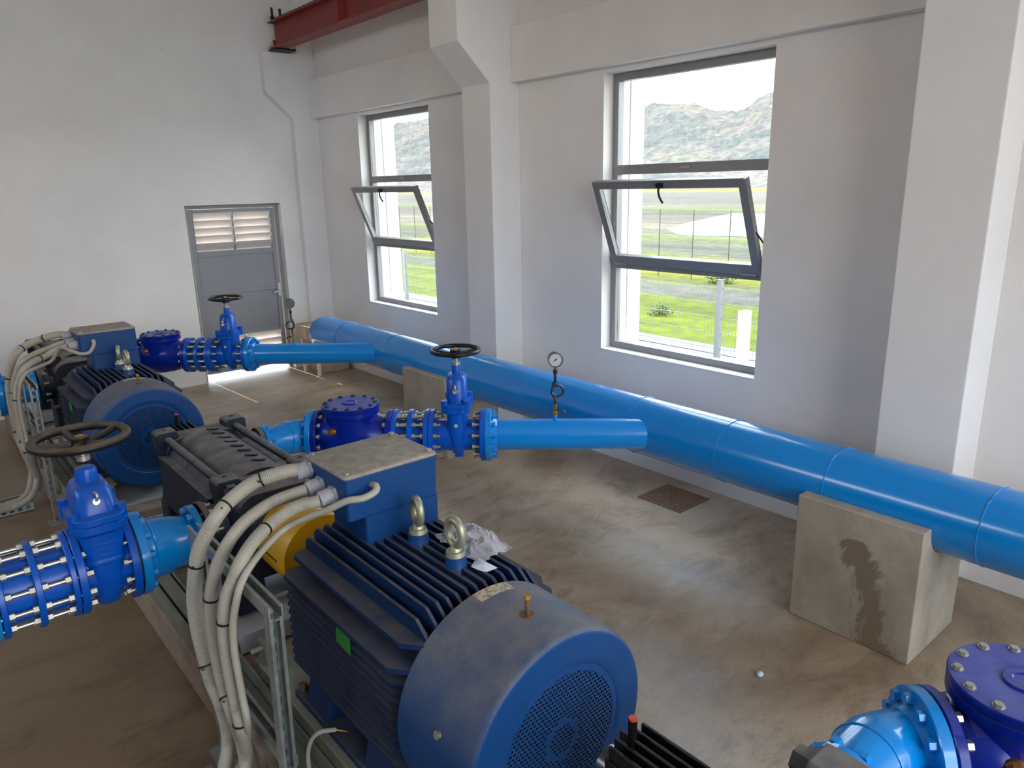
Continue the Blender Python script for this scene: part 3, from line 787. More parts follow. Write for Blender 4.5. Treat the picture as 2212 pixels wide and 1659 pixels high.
# ------------------------------------------------------------------ pump
PX, PZ = 1.195, .70
def pump(off, label):
    r = thing('multistage_pump', label, 'pump', V((PX, 3.28, PZ))+off, 0, 'charcoal multistage pumps')
    y = lambda v: v-3.28
    # stage casings
    m = MB(); prof = [(y(3.30), .228)]
    k = 8
    for i in range(k):
        y0 = y(3.36)+i*.0975; prof += [(y0+.002, .230), (y0+.093, .230), (y0+.0945, .2290)]
    m.lathe((0, 0, 0), (0, 1, 0), prof, 72)
    for i in range(k):
        yy = y(3.38)+.05+i*.0935
        m.torus((.045, yy, .226), (.18, .25, 1), .027, .0085, 18, 8, -pi*.60, pi*.30)
    for sx in (-1, 1): m.b2((sx*.21-.03, y(3.36), -.150), (sx*.21+.03, y(4.14), .12))
    m.build('stage_casing', 'pump_dark', r, bevel=.003)
    def casing(ya, yb, name):
        m = MB(); a = .205
        sec = MB()
        m2 = MB().loft([(0, a, a, .09), (.02, a+.004, a+.004, .09), (yb-ya-.02, a+.004, a+.004, .09), (yb-ya, a, a, .09)])
        m.add([(vx, ya+vz, vy) for vx, vy, vz in m2.v], m2.f)
        return m
    sc = casing(y(3.06), y(3.38), 's')
    sc.cyl((-.15, 0, 0), (-.285, 0, 0), .115, n=36)
    s_o = sc.build('suction_casing', 'pump_dark', r, bevel=.004)
    dc = casing(y(4.10), y(4.245), 'd')
    dc.lathe((0, y(4.24), 0), (0, 1, 0), [(0, .165), (.02, .155), (.13, .15), (.16, .12)], 48)
    dc.cyl((.10, y(4.235), .02), (.35, y(4.235), .02), .085, n=36)
    d_o = dc.build('discharge_casing', 'pump_dark', r, bevel=.004)
    MB().lathe((-.283, 0, 0), (-1, 0, 0), [(0, .10), (0, .143), (.003, .146), (.024, .146), (.027, .143), (.027, .08)], 44).build('suction_flange', 'pump_dark', r)
    MB().lathe((.335, y(4.235), .02), (1, 0, 0), [(0, .08), (0, .102), (.003, .105), (.027, .105), (.030, .102), (.030, .07)], 44).build('discharge_flange', 'pump_dark', r)
    first = None
    for i in range(8):
        th = 2*pi*(i+.5)/8; p = (-.262, .118*cos(th), .118*sin(th))
        if first is None: first = MB().cyl((-.05, 0, 0), (.02, 0, 0), .009, n=8).cyl((0, 0, 0), (-.016, 0, 0), .015, n=6).build('flange_bolt', 'steel', r, loc=p)
        else: dup_obj(first, r, p)
    # ears with tie rods
    EX, EZ = .185, .232
    for yy, par in ((3.245, s_o), (4.165, d_o)):
        for sx in (-1, 1):
            for sz in (-1, 1):
                e = MB()
                c = V((sx*EX, y(yy), sz*(EZ-.012)))
                e.prism([(-.058, -.05), (.058, -.05), (.058, .016), (.044, .03), (-.044, .03), (-.058, .016)], c, (1, 0, 0), (0, 0, sz), (0, 1, 0), .105)
                e.prism([(-.04, -.16), (.04, -.16), (.058, -.045), (-.058, -.045)], c, (1, 0, 0), (0, 0, sz), (0, 1, 0), .075)
                eo = e.build('tie_rod_ear', 'pump_dark', par, bevel=.006)
                if sz > 0: MB().cyl(c+V((0, .01, .0302)), c+V((0, .01, .0312)), .011, n=16).build('hole_shade_disc', 'rubber_shade', eo, smooth=0)  # flat black disc painted as the dark inside of a hole
    for sx in (-1, 1):
        for sz in (-1, 1):
            MB().cyl((sx*EX, y(3.16), sz*(EZ-.03)), (sx*EX, y(4.25), sz*(EZ-.03)), .021, n=16).cyl((sx*EX, y(4.215), sz*(EZ-.03)), (sx*EX, y(4.265), sz*(EZ-.03)), .034, n=6).cyl((sx*EX, y(3.19), sz*(EZ-.03)), (sx*EX, y(3.15), sz*(EZ-.03)), .034, n=6).build('tie_rod', 'pump_dark', r)
    # bearing brackets
    MB().lathe((0, y(3.06), 0), (0, -1, 0), [(0, .17), (.03, .165), (.07, .11), (.13, .095), (.135, .03), (.19, .03)], 40).build('drive_bearing', 'pump_dark', r)
    b = MB().lathe((0, y(4.385), 0), (0, 1, 0), [(0, .13), (.03, .125), (.06, .09), (.14, .085)], 40)
    b.b2((-.07, y(4.42), -.10), (.07, y(4.63), .105))
    for i in range(5):
        x = -.062+i*.031; b.b2((x-.0045, y(4.41), .105), (x+.0045, y(4.64-.010*abs(i-2)), .145))
    b.build('free_end_bearing', 'black_iron', r, bevel=.002, smooth=30)
    MB().cyl((.0, y(4.60), .08), (.0, y(4.60), .20), .0115, n=16).build('breather', 'black_iron', r)
    MB().cyl((.0, y(4.60), .20), (.0, y(4.60), .206), .011, n=16).build('breather_cap', 'red_cap', r)
    MB().lathe((-.02, y(4.635), .04), (0, 1, 0), [(0, .05), (.03, .05), (.045, .03), (.046, .001)], 28).build('end_cover', 'gauge_body', r)
    for yy, w in ((3.22, .20), (4.17, .14)):
        for q in (-.17, .17): MB().b2((q-.07, y(yy)-w/2, -.39), (q+.07, y(yy)+w/2, -.15)).build('foot', 'pump_dark', r, bevel=.01)
    return r
P2o = pump(OFF_P[2], 'charcoal multistage pump with tie rods between the two motors')
copy_tree(P2o, OFF_P[1], 'charcoal multistage pump mostly hidden behind the conduits of the far motor')
copy_tree(P2o, OFF_P[3], 'black ribbed pump end with red capped breather at the bottom picture edge')
def coupling(off, label):
    r = thing('coupling_guard', label, 'guard', V((1.21, 2.88, PZ))+off, 0, 'yellow coupling guards')
    MB().lathe((0, -.16, 0), (0, 1, 0), [(0, .172), (.005, .175), (.275, .175), (.28, .172), (.28, .10), (.278, .09)], 56).build('guard_shell', 'yellow', r)
    MB().b2((-.177, -.09, -.003), (-.166, .03, .003)).build('slot_shade_strip', 'rubber_shade', r, smooth=0)  # black strip laid on the shell in place of a slot's shade
    MB().b2((-.05, -.12, -.40), (.05, .08, -.165)).build('guard_bracket', 'yellow', r, smooth=0)
    return r
cg = coupling(V((0, 0, 0)), 'yellow round coupling guard between the near motor and the middle pump')
copy_tree(cg, OFF_P[1], 'yellow coupling guard hidden between the far motor and its pump')

# ------------------------------------------------------------------ motor
MX = 1.21
def motor():
    r = thing('electric_motor', 'large blue finned electric motor with green tape in the foreground', 'motor', (MX, 1.25, PZ), 0, 'blue electric motors')
    Y0, Y1 = .34, 1.12            # finned part
    m = MB()
    m.lathe((0, Y0-.02, 0), (0, 1, 0), [(0, .242), (Y1-Y0+.04, .242)], 48)
    fl = .300                     # fin tip limit (rounded square envelope)
    def fin(axis, sgn, c, lo, hi, th=.0055, dr=0):
        # fin spanning Y0..Y1 whose free edge lies at hi; chamfered near ends
        ch = min(.05, (hi-lo)*.7)
        poly = [(Y0-.01, lo), (Y1, lo), (Y1, hi-ch*.5), (Y1-ch*.5, hi), (Y0+ch, hi), (Y0-.01, hi-ch*.9)]
        if axis == 'z': m.prism(poly, (c, 0, 0), (0, 1, 0), (0, 0, sgn), (1, 0, 0), th*2)
        else: m.prism(poly, (0, 0, c), (0, 1, 0), (sgn, 0, 0), (0, 0, 1), th*2)
    env = lambda c: min(.318, sqrt(max(.36**2-c*c, .01)))
    for i in range(-6, 7):
        c = i*.0355
        lo = sqrt(max(.238**2-c*c, .0)); 
        fin('z', 1, c, max(lo-.01, .05), env(c))
        if abs(i) < 4: fin('z', -1, c, max(lo-.01, .05), env(c)*.95)
    for s in (-1, 1):
        for i in range(13):
            c = -.262+i*.0325
            lo = sqrt(max(.235**2-c*c, 0))
            fin('x', s, c, max(lo-.01, .06), env(c)*1.0, .0048)
        # two broad shoulder fins
        for c, hi in ((.172, .322), (.232, .278)):
            lo = sqrt(max(.25**2-c*c, 0)); fin('x', s, c, max(lo-.01, .05), hi, .008)
    body = m.build('finned_housing', 'fin_blue', r, smooth=25)
    es = MB().lathe((0, Y1, 0), (0, 1, 0), [(0, .27), (.012, .285), (.03, .285), (.045, .25), (.10, .20), (.12, .12), (.16, .115), (.16, .035), (.26, .035)], 48)
    es.build('end_shield', 'fin_blue', r)
    # fan cover
    FCR = .326
    c = MB().lathe((0, 0, 0), (0, 1, 0), [(.012, .21), (.004, .222), (0, .228), (0, .25), (0, FCR-.024), (0, FCR-.016), (.0015, FCR-.008), (.005, FCR-.003), (.011, FCR), (.018, FCR+.0005), (.06, FCR+.003), (.335, FCR+.006), (.335, FCR-.004)], 96, False)
    cover = c.build('fan_cover', 'motor_blue', r, smooth=50)
    MB().lathe((0, .335, 0), (0, -1, 0), [(0, .30), (.28, .30), (.281, .001)], 48, False).build('cover_inside', 'rubber_shade', cover)
    # grille: perforated disc, real holes cut as a hex lattice of strips
    g = MB(); RG = .212; p = .0145
    hub = .052
    rows = int(RG/(p*.866))+1
    rh = p*.36
    for j in range(-rows, rows+1):
        z = j*p*.866
        for i in range(-20, 21):
            x = i*p+(p/2 if j % 2 else 0); d = sqrt(x*x+z*z)
            if d > RG-.004: continue
            solid = .048 < d < .066
            n = 6; vo = []; vi = []
            for k in range(n):
                th = pi/6+2*pi*k/n
                vo.append((x+p/sqrt(3)*cos(th), .006, z+p/sqrt(3)*sin(th)))
            if solid: g.add(vo, [tuple(range(n))]); continue
            for k in range(n):
                th = pi/6+2*pi*k/n; vi.append((x+rh*cos(th), .006, z+rh*sin(th)))
            g.add(vo+vi, [(k, (k+1) % n, n+(k+1) % n, n+k) for k in range(n)])
    grille = g.build('fan_grille', 'motor_blue', cover, smooth=0)
    sm = grille.modifiers.new('sheet', 'SOLIDIFY'); sm.thickness = .002
    MB().ring((0, 0, 0), (0, 1, 0), .003, .009, .204, .226, 64).build('grille_rim', 'motor_blue', cover)
    fan = MB().lathe((0, .05, 0), (0, 1, 0), [(0, .02), (0, .055), (.06, .06)], 24)
    for i in range(9):
        th = 2*pi*i/9; d = V((cos(th), 0, sin(th))); fan.prism([(.05, 0), (.27, 0), (.27, .07), (.05, .07)], V((0, .06, 0)), d, (0, 1, 0), d.cross(V((0, 1, 0))), .006)
    fan.build('fan', 'fin_blue', cover)
    MB().cyl((.0, .145, FCR+.003), (0, .145, FCR+.007), .0125*1.6, n=20).cyl((0, .145, FCR+.005), (0, .145, FCR+.055), .0065, n=12).build('fan_cover_screw', 'rust', r)
    MB().cyl((0, .145, FCR+.055), (0, .145, FCR+.066), .0105, n=6).build('screw_head', 'rust_cap', r)
    d = V((-cos(radians(18)), 0, sin(radians(18))))
    MB().cyl(V((0, .15, 0))+d*(FCR+.002), V((0, .15, 0))+d*(FCR+.012), .0125, n=16).cyl(V((0, .15, 0))+d*(FCR+.01), V((0, .15, 0))+d*(FCR+.013), .007, n=6).build('cover_screw', 'steel', r)
    # dusty paper label wrapped on the cover
    lb = MB(); vs = []; N = 10
    for i in range(N+1):
        th = radians(99-22*i/N)
        for yy in (.285, .335): vs.append(V(((FCR+.0062)*cos(th), yy, (FCR+.0062)*sin(th))))
    lb.add(vs, [(2*i, 2*i+1, 2*i+3, 2*i+2) for i in range(N)]); lb.build('rating_label', 'label', cover)
    # terminal box
    MB().loft([(.24, .150, .125, .01), (.425, .150, .125, .01)]).build('box_neck', 'motor_blue', r, bevel=.004, loc=(.045, .985, 0))
    BX = .008
    tb = MB().loft([(.412, .155, .130, .012), (.416, .180, .146, .012), (.570, .183, .149, .012)]); tb.build('terminal_box', 'motor_blue', r, bevel=.004, loc=(BX, 1.0, 0))
    box = r.children[-1]
    lid = MB().loft([(.570, .186, .152, .02), (.580, .186, .152, .02), (.584, .180, .146, .02)]).build('box_lid', 'lid_grey', box, bevel=.002)
    for sx in (-1, 1):
        for sy in (-1, 1): MB().cyl((sx*.165, sy*.128, .583), (sx*.165, sy*.128, .590), .011, n=16).build('lid_screw', 'steel', box)
    for yy, zz in ((1.125, .535), (1.04, .497), (.945, .490)):
        gl = MB(); x0 = BX-.182
        gl.cyl((x0, yy, zz), (x0-.012, yy, zz), .036, n=6).cyl((x0-.012, yy, zz), (x0-.045, yy, zz-.002), .031, n=20).cyl((x0-.045, yy, zz-.002), (x0-.055, yy, zz-.003), .031, .025, n=20)
        gl.build('cable_gland', 'gland', r)
    # lifting eyes on bosses
    MB().b2((-.012, .42, .26), (.075, .92, .300)).build('lifting_rib', 'fin_blue', r, bevel=.006, smooth=0)
    for yy, axx in ((.755, (1, -.22, 0)), (.535, (1, .06, 0))):
        e = MB().torus((.035, yy, .430), axx, .038, .0135, 32, 12, scale=(.92, 1.15)).cyl((.035, yy, .352), (.035, yy, .368), .033, .030, n=20).cyl((.035, yy, .366), (.035, yy, .388), .022, .014, n=16)
        e.build('eye_bolt', 'eye', r)
        MB().lathe((.035, yy, .26), (0, 0, 1), [(0, .046), (.03, .046), (.04, .038), (.092, .034)], 24).build('eye_boss', 'motor_blue', r)
    # feet
    for s in (-1, 1):
        for ya, yb in ((.44, .60), (.86, 1.02)):
            f = MB().prism([(s*.19, -.15), (s*.27, -.12), (s*.315, -.295), (s*.315, -.322), (s*.19, -.322)], (0, (ya+yb)/2, 0), (1, 0, 0), (0, 0, 1), (0, 1, 0), yb-ya)
            f.build('foot', 'fin_blue', r, bevel=.004)
        MB().b2((s*.19, .40, -.325), (s*.325, 1.10, -.30)).build('foot_rail', 'fin_blue', r, bevel=.003)
        for yy in (.42, 1.08): MB().cyl((s*.30, yy, -.30), (s*.30, yy, -.27), .015, n=6).build('foot_bolt', 'rust', r)
    # green tape on the side fins
    MB().box((-.3185, .665, .135), (.002, .09, .072), Matrix.Rotation(radians(6), 3, 'X')).build('green_tape', 'green', r, smooth=0)
    return r
m2 = motor()
m1 = copy_tree(m2, OFF_P[1], 'large dusty blue electric motor in the left background near the back wall')

# base frames and plinths -------------------------------------------------
def plinth(off, label, y1=5.03):
    r = thing('concrete_plinth', label, 'plinth', V((1.2, 3.1, 0))+off, 0, 'concrete plinths under the pump sets')
    MB().b2((-.465, -1.75, 0), (.46, 1.70, .20)).build('plinth_block', 'plinth_concrete', r, bevel=.008, smooth=0)
    return r
pl2 = plinth(V((0, 0, 0)), 'stained concrete plinth under the near motor and middle pump')
copy_tree(pl2, OFF_P[1], 'concrete plinth under the far motor set')
def base(off, label):
    r = thing('steel_base_frame', label, 'base frame', V((1.2, 3.1, .20))+off, 0, 'steel base frames under the pump sets')
    for s in (-1, 1):
        x = s*.385
        MB().b2((x-.055, -1.72, 0), (x+.055, 1.60, .012)).b2((x-.055, -1.72, .012), (x-.045, 1.60, .085)).b2((x+.045, -1.72, .012), (x+.055, 1.60, .085)).b2((x-.03, .02, .07), (x+.03, 1.60, .09)).build('side_channel', 'frame_green', r, smooth=0)
        x = s*.265
        MB().b2((x-.06, -1.60, .012), (x+.06, -.42, .158)).b2((x-.075, -1.60, .158), (x+.075, -.42, .172)).build('motor_rail', 'frame_green', r, bevel=.003, smooth=0)
        MB().b2((x+s*.035, -.50, .172), (x+s*.055, -.42, .26)).cyl((x+s*.035, -.46, .235), (x+s*.10, -.46, .235), .011, n=8).build('jacking_lug', 'frame_green', r, smooth=0)
    MB().b2((-.30, -.12, .012), (.34, .085, .10)).b2((-.305, .09, .012), (.34, .36, .115)).build('pump_plate', 'base_grey', r, bevel=.003, smooth=0)
    MB().b2((-.30, .9, .012), (.34, 1.5, .10)).build('pump_plate', 'base_grey', r, bevel=.003, smooth=0)
    MB().b2((-.34, -1.62, .0), (.34, -1.05, .016)).build('motor_plate', 'base_grey', r, bevel=.003, smooth=0)
    return r
bs2 = base(V((0, 0, 0)), 'greenish grey steel base frame under the near motor and middle pump')
copy_tree(bs2, OFF_P[1], 'greenish grey steel base frame under the far motor set')
def plinth3():
    r = plinth(OFF_P[3], 'concrete plinth under the pump end at the bottom picture edge')
plinth3()
copy_tree(bs2, OFF_P[3], 'steel base frame under the pump end at the bottom picture edge')

# cable rack -----------------------------------------------------------
def channel(m, p0, p1, w, opn, t=.004):
    """strut channel from p0 to p1, open side towards opn, slotted back"""
    p0 = V(p0); p1 = V(p1); a = (p1-p0).normalized(); o = V(opn).normalized(); s = a.cross(o); L = (p1-p0).length
    R = Matrix((s, a, o)).transposed(); c = (p0+p1)/2
    def bx(ls, lo): m.box(c+R @ V(((ls[0]+lo[0])/2, 0, (ls[1]+lo[1])/2)), (abs(lo[0]-ls[0]), L, abs(lo[1]-ls[1])), R)
    h = w/2
    bx((-h, -h), (-h+t, h)); bx((h-t, -h), (h, h)); bx((-h+t, h-t), (-h+.011, h)); bx((h-.011, h-t), (h-t, h))
    # slotted back: two strips with bridges
    bx((-h+t, -h), (-.008, -h+t)); bx((.008, -h), (h-t, -h+t))
    n = max(2, int(L/.05))
    for i in range(n+1):
        m.box(p0+a*(L*i/n)+R @ V((0, 0, -h+t/2)), (.016, .018, t), R)
    return m
def rack(off, label):
    r = thing('cable_rack', label, 'cable rack', V((.712, 2.345, 0))+off, 0, 'slotted strut racks carrying the motor conduits')
    W = .044
    for y0, lean in ((-.345, .01), (.355, .0)):
        channel(MB(), (0, y0+lean*4, 0), (0, y0, .955), W, (0, -1, 0)).build('upright', 'galv', r, smooth=0)
        MB().b2((-.06, y0-.05, 0), (.06, y0+.05, .006)).build('foot_plate', 'galv', r, smooth=0)
        MB().cyl((.04, y0+.035, .006), (.04, y0+.035, .03), .01, n=6).build('anchor_bolt', 'galv', r)
    channel(MB(), (0, -.37, .975), (0, .39, .975), W, (0, 0, 1)).build('top_bar', 'galv', r, smooth=0)
    channel(MB(), (.01, -.33, .40), (.01, .37, .40), W, (0, 0, 1)).build('lower_bar', 'galv', r, smooth=0)
    return r
rk = rack(V((0, 0, 0)), 'slotted steel strut rack behind the near conduits')
copy_tree(rk, V((-.10, 3.68, 0)), 'slotted steel strut rack behind the far conduits')
def tray(off, label):
    r = thing('cable_tray', label, 'cable tray', V((-1.0, 2.48, 0))+off, 0, 'perforated cable trays on the floor')
    m = MB().b2((-3.55, -.10, .004), (1.62, .10, .007))
    for s in (-1, 1):
        m.b2((-3.55, s*.10-.0015, .004), (1.62, s*.10+.0015, .018)).b2((-3.55, s*.10-.0015, .05), (1.62, s*.10+.0015, .064))
        for i in range(104):
            x = -3.55+i*.05; m.b2((x, s*.10-.0015, .018), (x+.022, s*.10+.0015, .05))
        m.b2((-3.55, s*.10-.008, .062), (1.62, s*.10+.008, .066))
    m.build('tray_body', 'galv', r, smooth=0)
    return r
tr = tray(V((0, 0, 0)), 'perforated steel cable tray below the near conduits at the bottom edge')
copy_tree(tr, V((-.10, 3.66, 0)), 'perforated steel cable tray on the floor at the left picture edge')

# conduits ---------------------------------------------------------------
TRK = {
 'A': ([(1.02, 2.372, 1.236), (.95, 2.385, 1.244), (.86, 2.43, 1.218), (.79, 2.49, 1.155), (.74, 2.535, 1.082), (.70, 2.572, .999), (.68, 2.602, .93), (.665, 2.639, .807), (.66, 2.668, .698), (.66, 2.665, .59), (.66, 2.632, .50), (.66, 2.589, .427), (.665, 2.52, .36), (.66, 2.46, .29), (.64, 2.44, .20), (.60, 2.44, .11), (.50, 2.45, .055), (.35, 2.45, .045), (-.4, 2.45, .04)], .0255),
 'B': ([(.985, 2.29, 1.195), (.95, 2.31, 1.186), (.88, 2.36, 1.155), (.81, 2.40, 1.105), (.76, 2.435, 1.042), (.72, 2.47, .959), (.69, 2.478, .887), (.672, 2.49, .791), (.665, 2.50, .692), (.665, 2.495, .599), (.665, 2.455, .473), (.668, 2.40, .38), (.665, 2.32, .30), (.65, 2.29, .21), (.61, 2.33, .12), (.52, 2.385, .06), (.36, 2.40, .045), (-.4, 2.40, .04)], .0225),
 'C': ([(.985, 2.195, 1.186), (.96, 2.21, 1.18), (.92, 2.25, 1.163), (.85, 2.29, 1.115), (.79, 2.31, 1.062), (.74, 2.324, .995), (.71, 2.336, .929), (.685, 2.345, .872), (.672, 2.36, .783), (.668, 2.37, .699), (.668, 2.368, .59), (.672, 2.355, .45), (.672, 2.33, .37), (.67, 2.30, .27), (.655, 2.36, .16), (.60, 2.46, .085), (.5, 2.50, .05), (.36, 2.50, .042), (-.4, 2.50, .04)], .0225),
 'D': ([(1.13, 2.100, 1.232), (1.132, 2.072, 1.234), (1.12, 2.058, 1.222), (1.075, 2.062, 1.210), (1.03, 2.09, 1.205), (.985, 2.15, 1.165), (.935, 2.225, 1.125), (.88, 2.27, 1.088), (.81, 2.284, 1.036), (.752, 2.283, .984), (.716, 2.285, .93), (.70, 2.287, .885), (.682, 2.297, .801), (.676, 2.305, .703), (.676, 2.30, .621), (.678, 2.29, .51), (.678, 2.275, .42), (.672, 2.30, .30), (.645, 2.37, .17), (.58, 2.46, .08), (.45, 2.53, .045), (-.4, 2.535, .035)], .0125),
}
CL = {'A': ('thick grey conduit bending highest over the near cable rack, leftmost of the bundle', 'thick grey conduit bending highest over the far cable rack'),
      'B': ('thick grey conduit second from the left on the near cable rack', 'thick grey conduit second from the top on the far cable rack'),
      'C': ('thick grey conduit nearest the rack upright beside the thin one, near motor', 'thick grey conduit lowest of the three on the far cable rack'),
      'D': ('thin pale conduit hooking into the front of the near terminal box', 'thin pale conduit looping into the front of the far terminal box')}
TIES = {'A': [.10, .20, .36, .62], 'B': [.36, .60], 'C': [.14, .38, .62], 'D': []}
for k in TRK:
    pts, q = TRK[k]; n = len(pts)
    TRK[k] = ([tuple(V((0, 0, 2.2))+(V(p)-V((0, 0, 2.2)))*(1-.062*min(1, max(0, (.86-p[0])/.12)))) if p[2] > .3 else p for p in pts], q)
def conduit(key, off, lab, pts=None, nm='conduit'):
    P, rad = TRK[key]; P = pts or P
    o = V(P[0])
    r = thing('flexible_conduit', lab, 'conduit', o+V(off), 0, 'grey corrugated conduits of the motors')
    path = resample(smooth_path([V(p)-o for p in P], 10), .0034)
    rb = lambda i: rad*(1.0 if i % 2 else .93)
    MB().tube(path, rb, 14).build('conduit_hose', 'conduit', r, smooth=0 if False else 50)
    N = len(path)
    for f in TIES[key]:
        i = int(f*N*.62); t = path[i+1]-path[i-1]
        MB().lathe(path[i]-t.normalized()*.003, t, [(0, rad), (0, rad+.003), (.006, rad+.003), (.006, rad)], 16, False).cyl(path[i]+V((-.6, -.8, 0)).normalized()*rad, path[i]+V((-.6, -.8, .2)).normalized()*(rad+.012), .003, n=6).build('cable_tie', 'tie', r)
    return r
for key in 'ABCD': conduit(key, (0, 0, 0), CL[key][0])
FAR = {k: [tuple(p) for p in TRK[k][0]] for k in TRK}
FAR['D'] = [(1.12, 2.100, 1.215), (1.12, 2.065, 1.222), (1.115, 2.05, 1.195), (1.08, 2.045, 1.150), (1.03, 2.06, 1.145), (.985, 2.10, 1.165), (.935, 2.19, 1.18)]+TRK['D'][0][7:]
for key in 'ABCD':
    c = conduit(key, V(OFF_P[1])+V((-.0, .02, 0)), CL[key][1], FAR[key])
# grey earth wire at the near motor foot
r = thing('earth_wire', 'pale earth wire with copper tip curling from the near motor foot', 'wire', (.890, 2.03, .425))
P = [(0, 0, 0), (-.022, .008, .004), (-.045, .025, .0), (-.065, .045, -.025), (-.078, .06, -.07), (-.082, .065, -.125), (-.08, .065, -.20), (-.078, .065, -.213)]
MB().tube(smooth_path(P, 6), .0075, 10).build('wire_sheath', 'conduit', r)
MB().tube([(0, 0, 0), (.035, -.012, -.02)], .003, 8).build('copper_tip', 'brass', r)

# plastic bag and paper scrap on the motor ---------------------------------
def bag():
    random.seed(11); r = thing('plastic_bag', 'crumpled clear plastic bag lying on the near motor behind the eye bolts', 'plastic bag', (1.365, 1.85, 1.015))
    m = MB(); nx, ny = 22, 18; vs = []
    for j in range(ny+1):
        for i in range(nx+1):
            u = i/nx-.5; v = j/ny-.5; d = sqrt(u*u+v*v)
            w = noise.noise(V((u*7, v*7, 1.3)))*.5+noise.noise(V((u*15, v*15, 4.1)))*.3
            z = .018+.045*max(0, 1-d*d*3.6)*(1+1.0*w)+.012*w
            vs.append((u*.15+.02*noise.noise(V((v*9, 2, 0))), v*.26+.02*noise.noise(V((u*9, 5, 0))), max(z, -.004)))
    m.add(vs, [(j*(nx+1)+i, j*(nx+1)+i+1, (j+1)*(nx+1)+i+1, (j+1)*(nx+1)+i) for j in range(ny) for i in range(nx)])
    m.build('film', 'film', r, smooth=25)
bag()
tag(MB().add([(0, 0, .0), (.04, .02, .012), (.055, -.07, .004), (.012, -.055, -.004), (.03, -.03, .012)], [(0, 1, 4), (1, 2, 4), (2, 3, 4), (3, 0, 4)]).build('paper_scrap', 'paper', loc=(1.268, 1.735, 1.020), smooth=0), 'small torn pale paper scrap on the near motor fins', 'paper')
tag(MB().ball((0, 0, .010), .016, (1.2, 1, .7), 10, 8).build('pebble', 'paper', loc=(2.736, 1.529, 0)), 'small white pebble alone on the bare floor', 'pebble')

# floor drain ------------------------------------------------------------
def drain():
    r = thing('drain_grate', 'square rusty wire drain grate set in the floor near the header pipe', 'grate', (4.05, 3.04, 0))
    MB().b2((-.17, -.19, .0005), (.17, .19, .002)).build('pit', 'pit', r, smooth=0)
    m = MB()
    for i in range(13): x = -.165+i*.0275; m.b2((x-.003, -.185, .002), (x+.003, .185, .009))
    for i in range(9): y = -.18+i*.045; m.b2((-.165, y-.003, .003), (.165, y+.003, .0085))
    m.build('wire_grid', 'grate', r, smooth=0)
drain()

# ------------------------------------------------------------------ outside
GZ = -.15
gm = MB(); vs = []
gm.add([(XW+WT, -60, GZ), (262, -60, GZ), (262, 620, GZ), (XW+WT, 620, GZ)], [(0, 1, 2, 3)])
gm.add([(-60, YB+.28, GZ), (XW+WT, YB+.28, GZ), (XW+WT, 260, GZ), (-60, 260, GZ)], [(0, 1, 2, 3)])
gm.add([(-60, -60, GZ), (XW+WT, -60, GZ), (XW+WT, YF-.28, GZ), (-60, YF-.28, GZ)], [(0, 1, 2, 3)])
gm.add([(-60, YF-.28, GZ), (XL-.28, YF-.28, GZ), (XL-.28, YB+.28, GZ), (-60, YB+.28, GZ)], [(0, 1, 2, 3)])
struct(gm.build('ground', 'meadow', smooth=0))
# paved strip round the building
pv = MB()
for i in range(9):
    x = XW+WT+i*.50; pv.b2((x+.025, -20, GZ-.05), (x+.475, 40, GZ+.03))
struct(pv.build('paved_strip', 'strip_concrete', smooth=0))
struct(MB().b2((-10, YB+.28, GZ-.05), (XW+WT, YB+16, -.012)).build('paved_yard', 'apron_concrete', smooth=0))
struct(MB().b2((-12, YF-14, GZ-.05), (12, YF-.28, -.012)).build('front_yard', 'apron_concrete', smooth=0))
# white pilaster outside each window's far side
for i, (a, b) in enumerate(BAYS[:3]):
    struct(MB().b2((XW+WT, b-.01, GZ), (XW+WT+.16, b+.55, 4.6)).build('pilaster', 'white_paint', smooth=0))
# terrain of the hills
def hills():
    E = [(.30, .15), (.50, .137), (.607, .121), (.677, .1015), (.758, .119), (.886, .1215), (1.2, .135), (1.47, .150), (1.69, .151), (2.4, .14)]
    def el(q):
        for (a, u), (b, w) in zip(E, E[1:]):
            if q <= b: t = max(0, (q-a)/(b-a)); t = t*t*(3-2*t); return u+(w-u)*t
        return E[-1][1]
    m = MB(); nx, ny = 130, 260; vs = []
    for i in range(nx+1):
        x = 228+(640-228)*(i/nx)**1.3
        for j in range(ny+1):
            q = .35+(2.3-.35)*j/ny; y = q*x
            t = min(1, max(0, (x-240)/(430-240))); s = t*t*(3-2*t)
            z = GZ+s*(el(q)*x*1.0+2.3)*1.0
            if x > 430: z = GZ+(el(q)*430+2.3)-(x-430)*.05
            nz = noise.noise(V((x*.018, y*.018, 0)))*7+noise.noise(V((x*.07, y*.07, 3)))*3.2+noise.noise(V((x*.25, y*.25, 7)))*2.2
            z += nz*min(1, s*2.2)*.8
            vs.append((x, y, z if s > 0 else GZ-.02))
    m.add(vs, [(i*(ny+1)+j, (i+1)*(ny+1)+j, (i+1)*(ny+1)+j+1, i*(ny+1)+j+1) for i in range(nx) for j in range(ny)])
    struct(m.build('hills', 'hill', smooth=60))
hills()
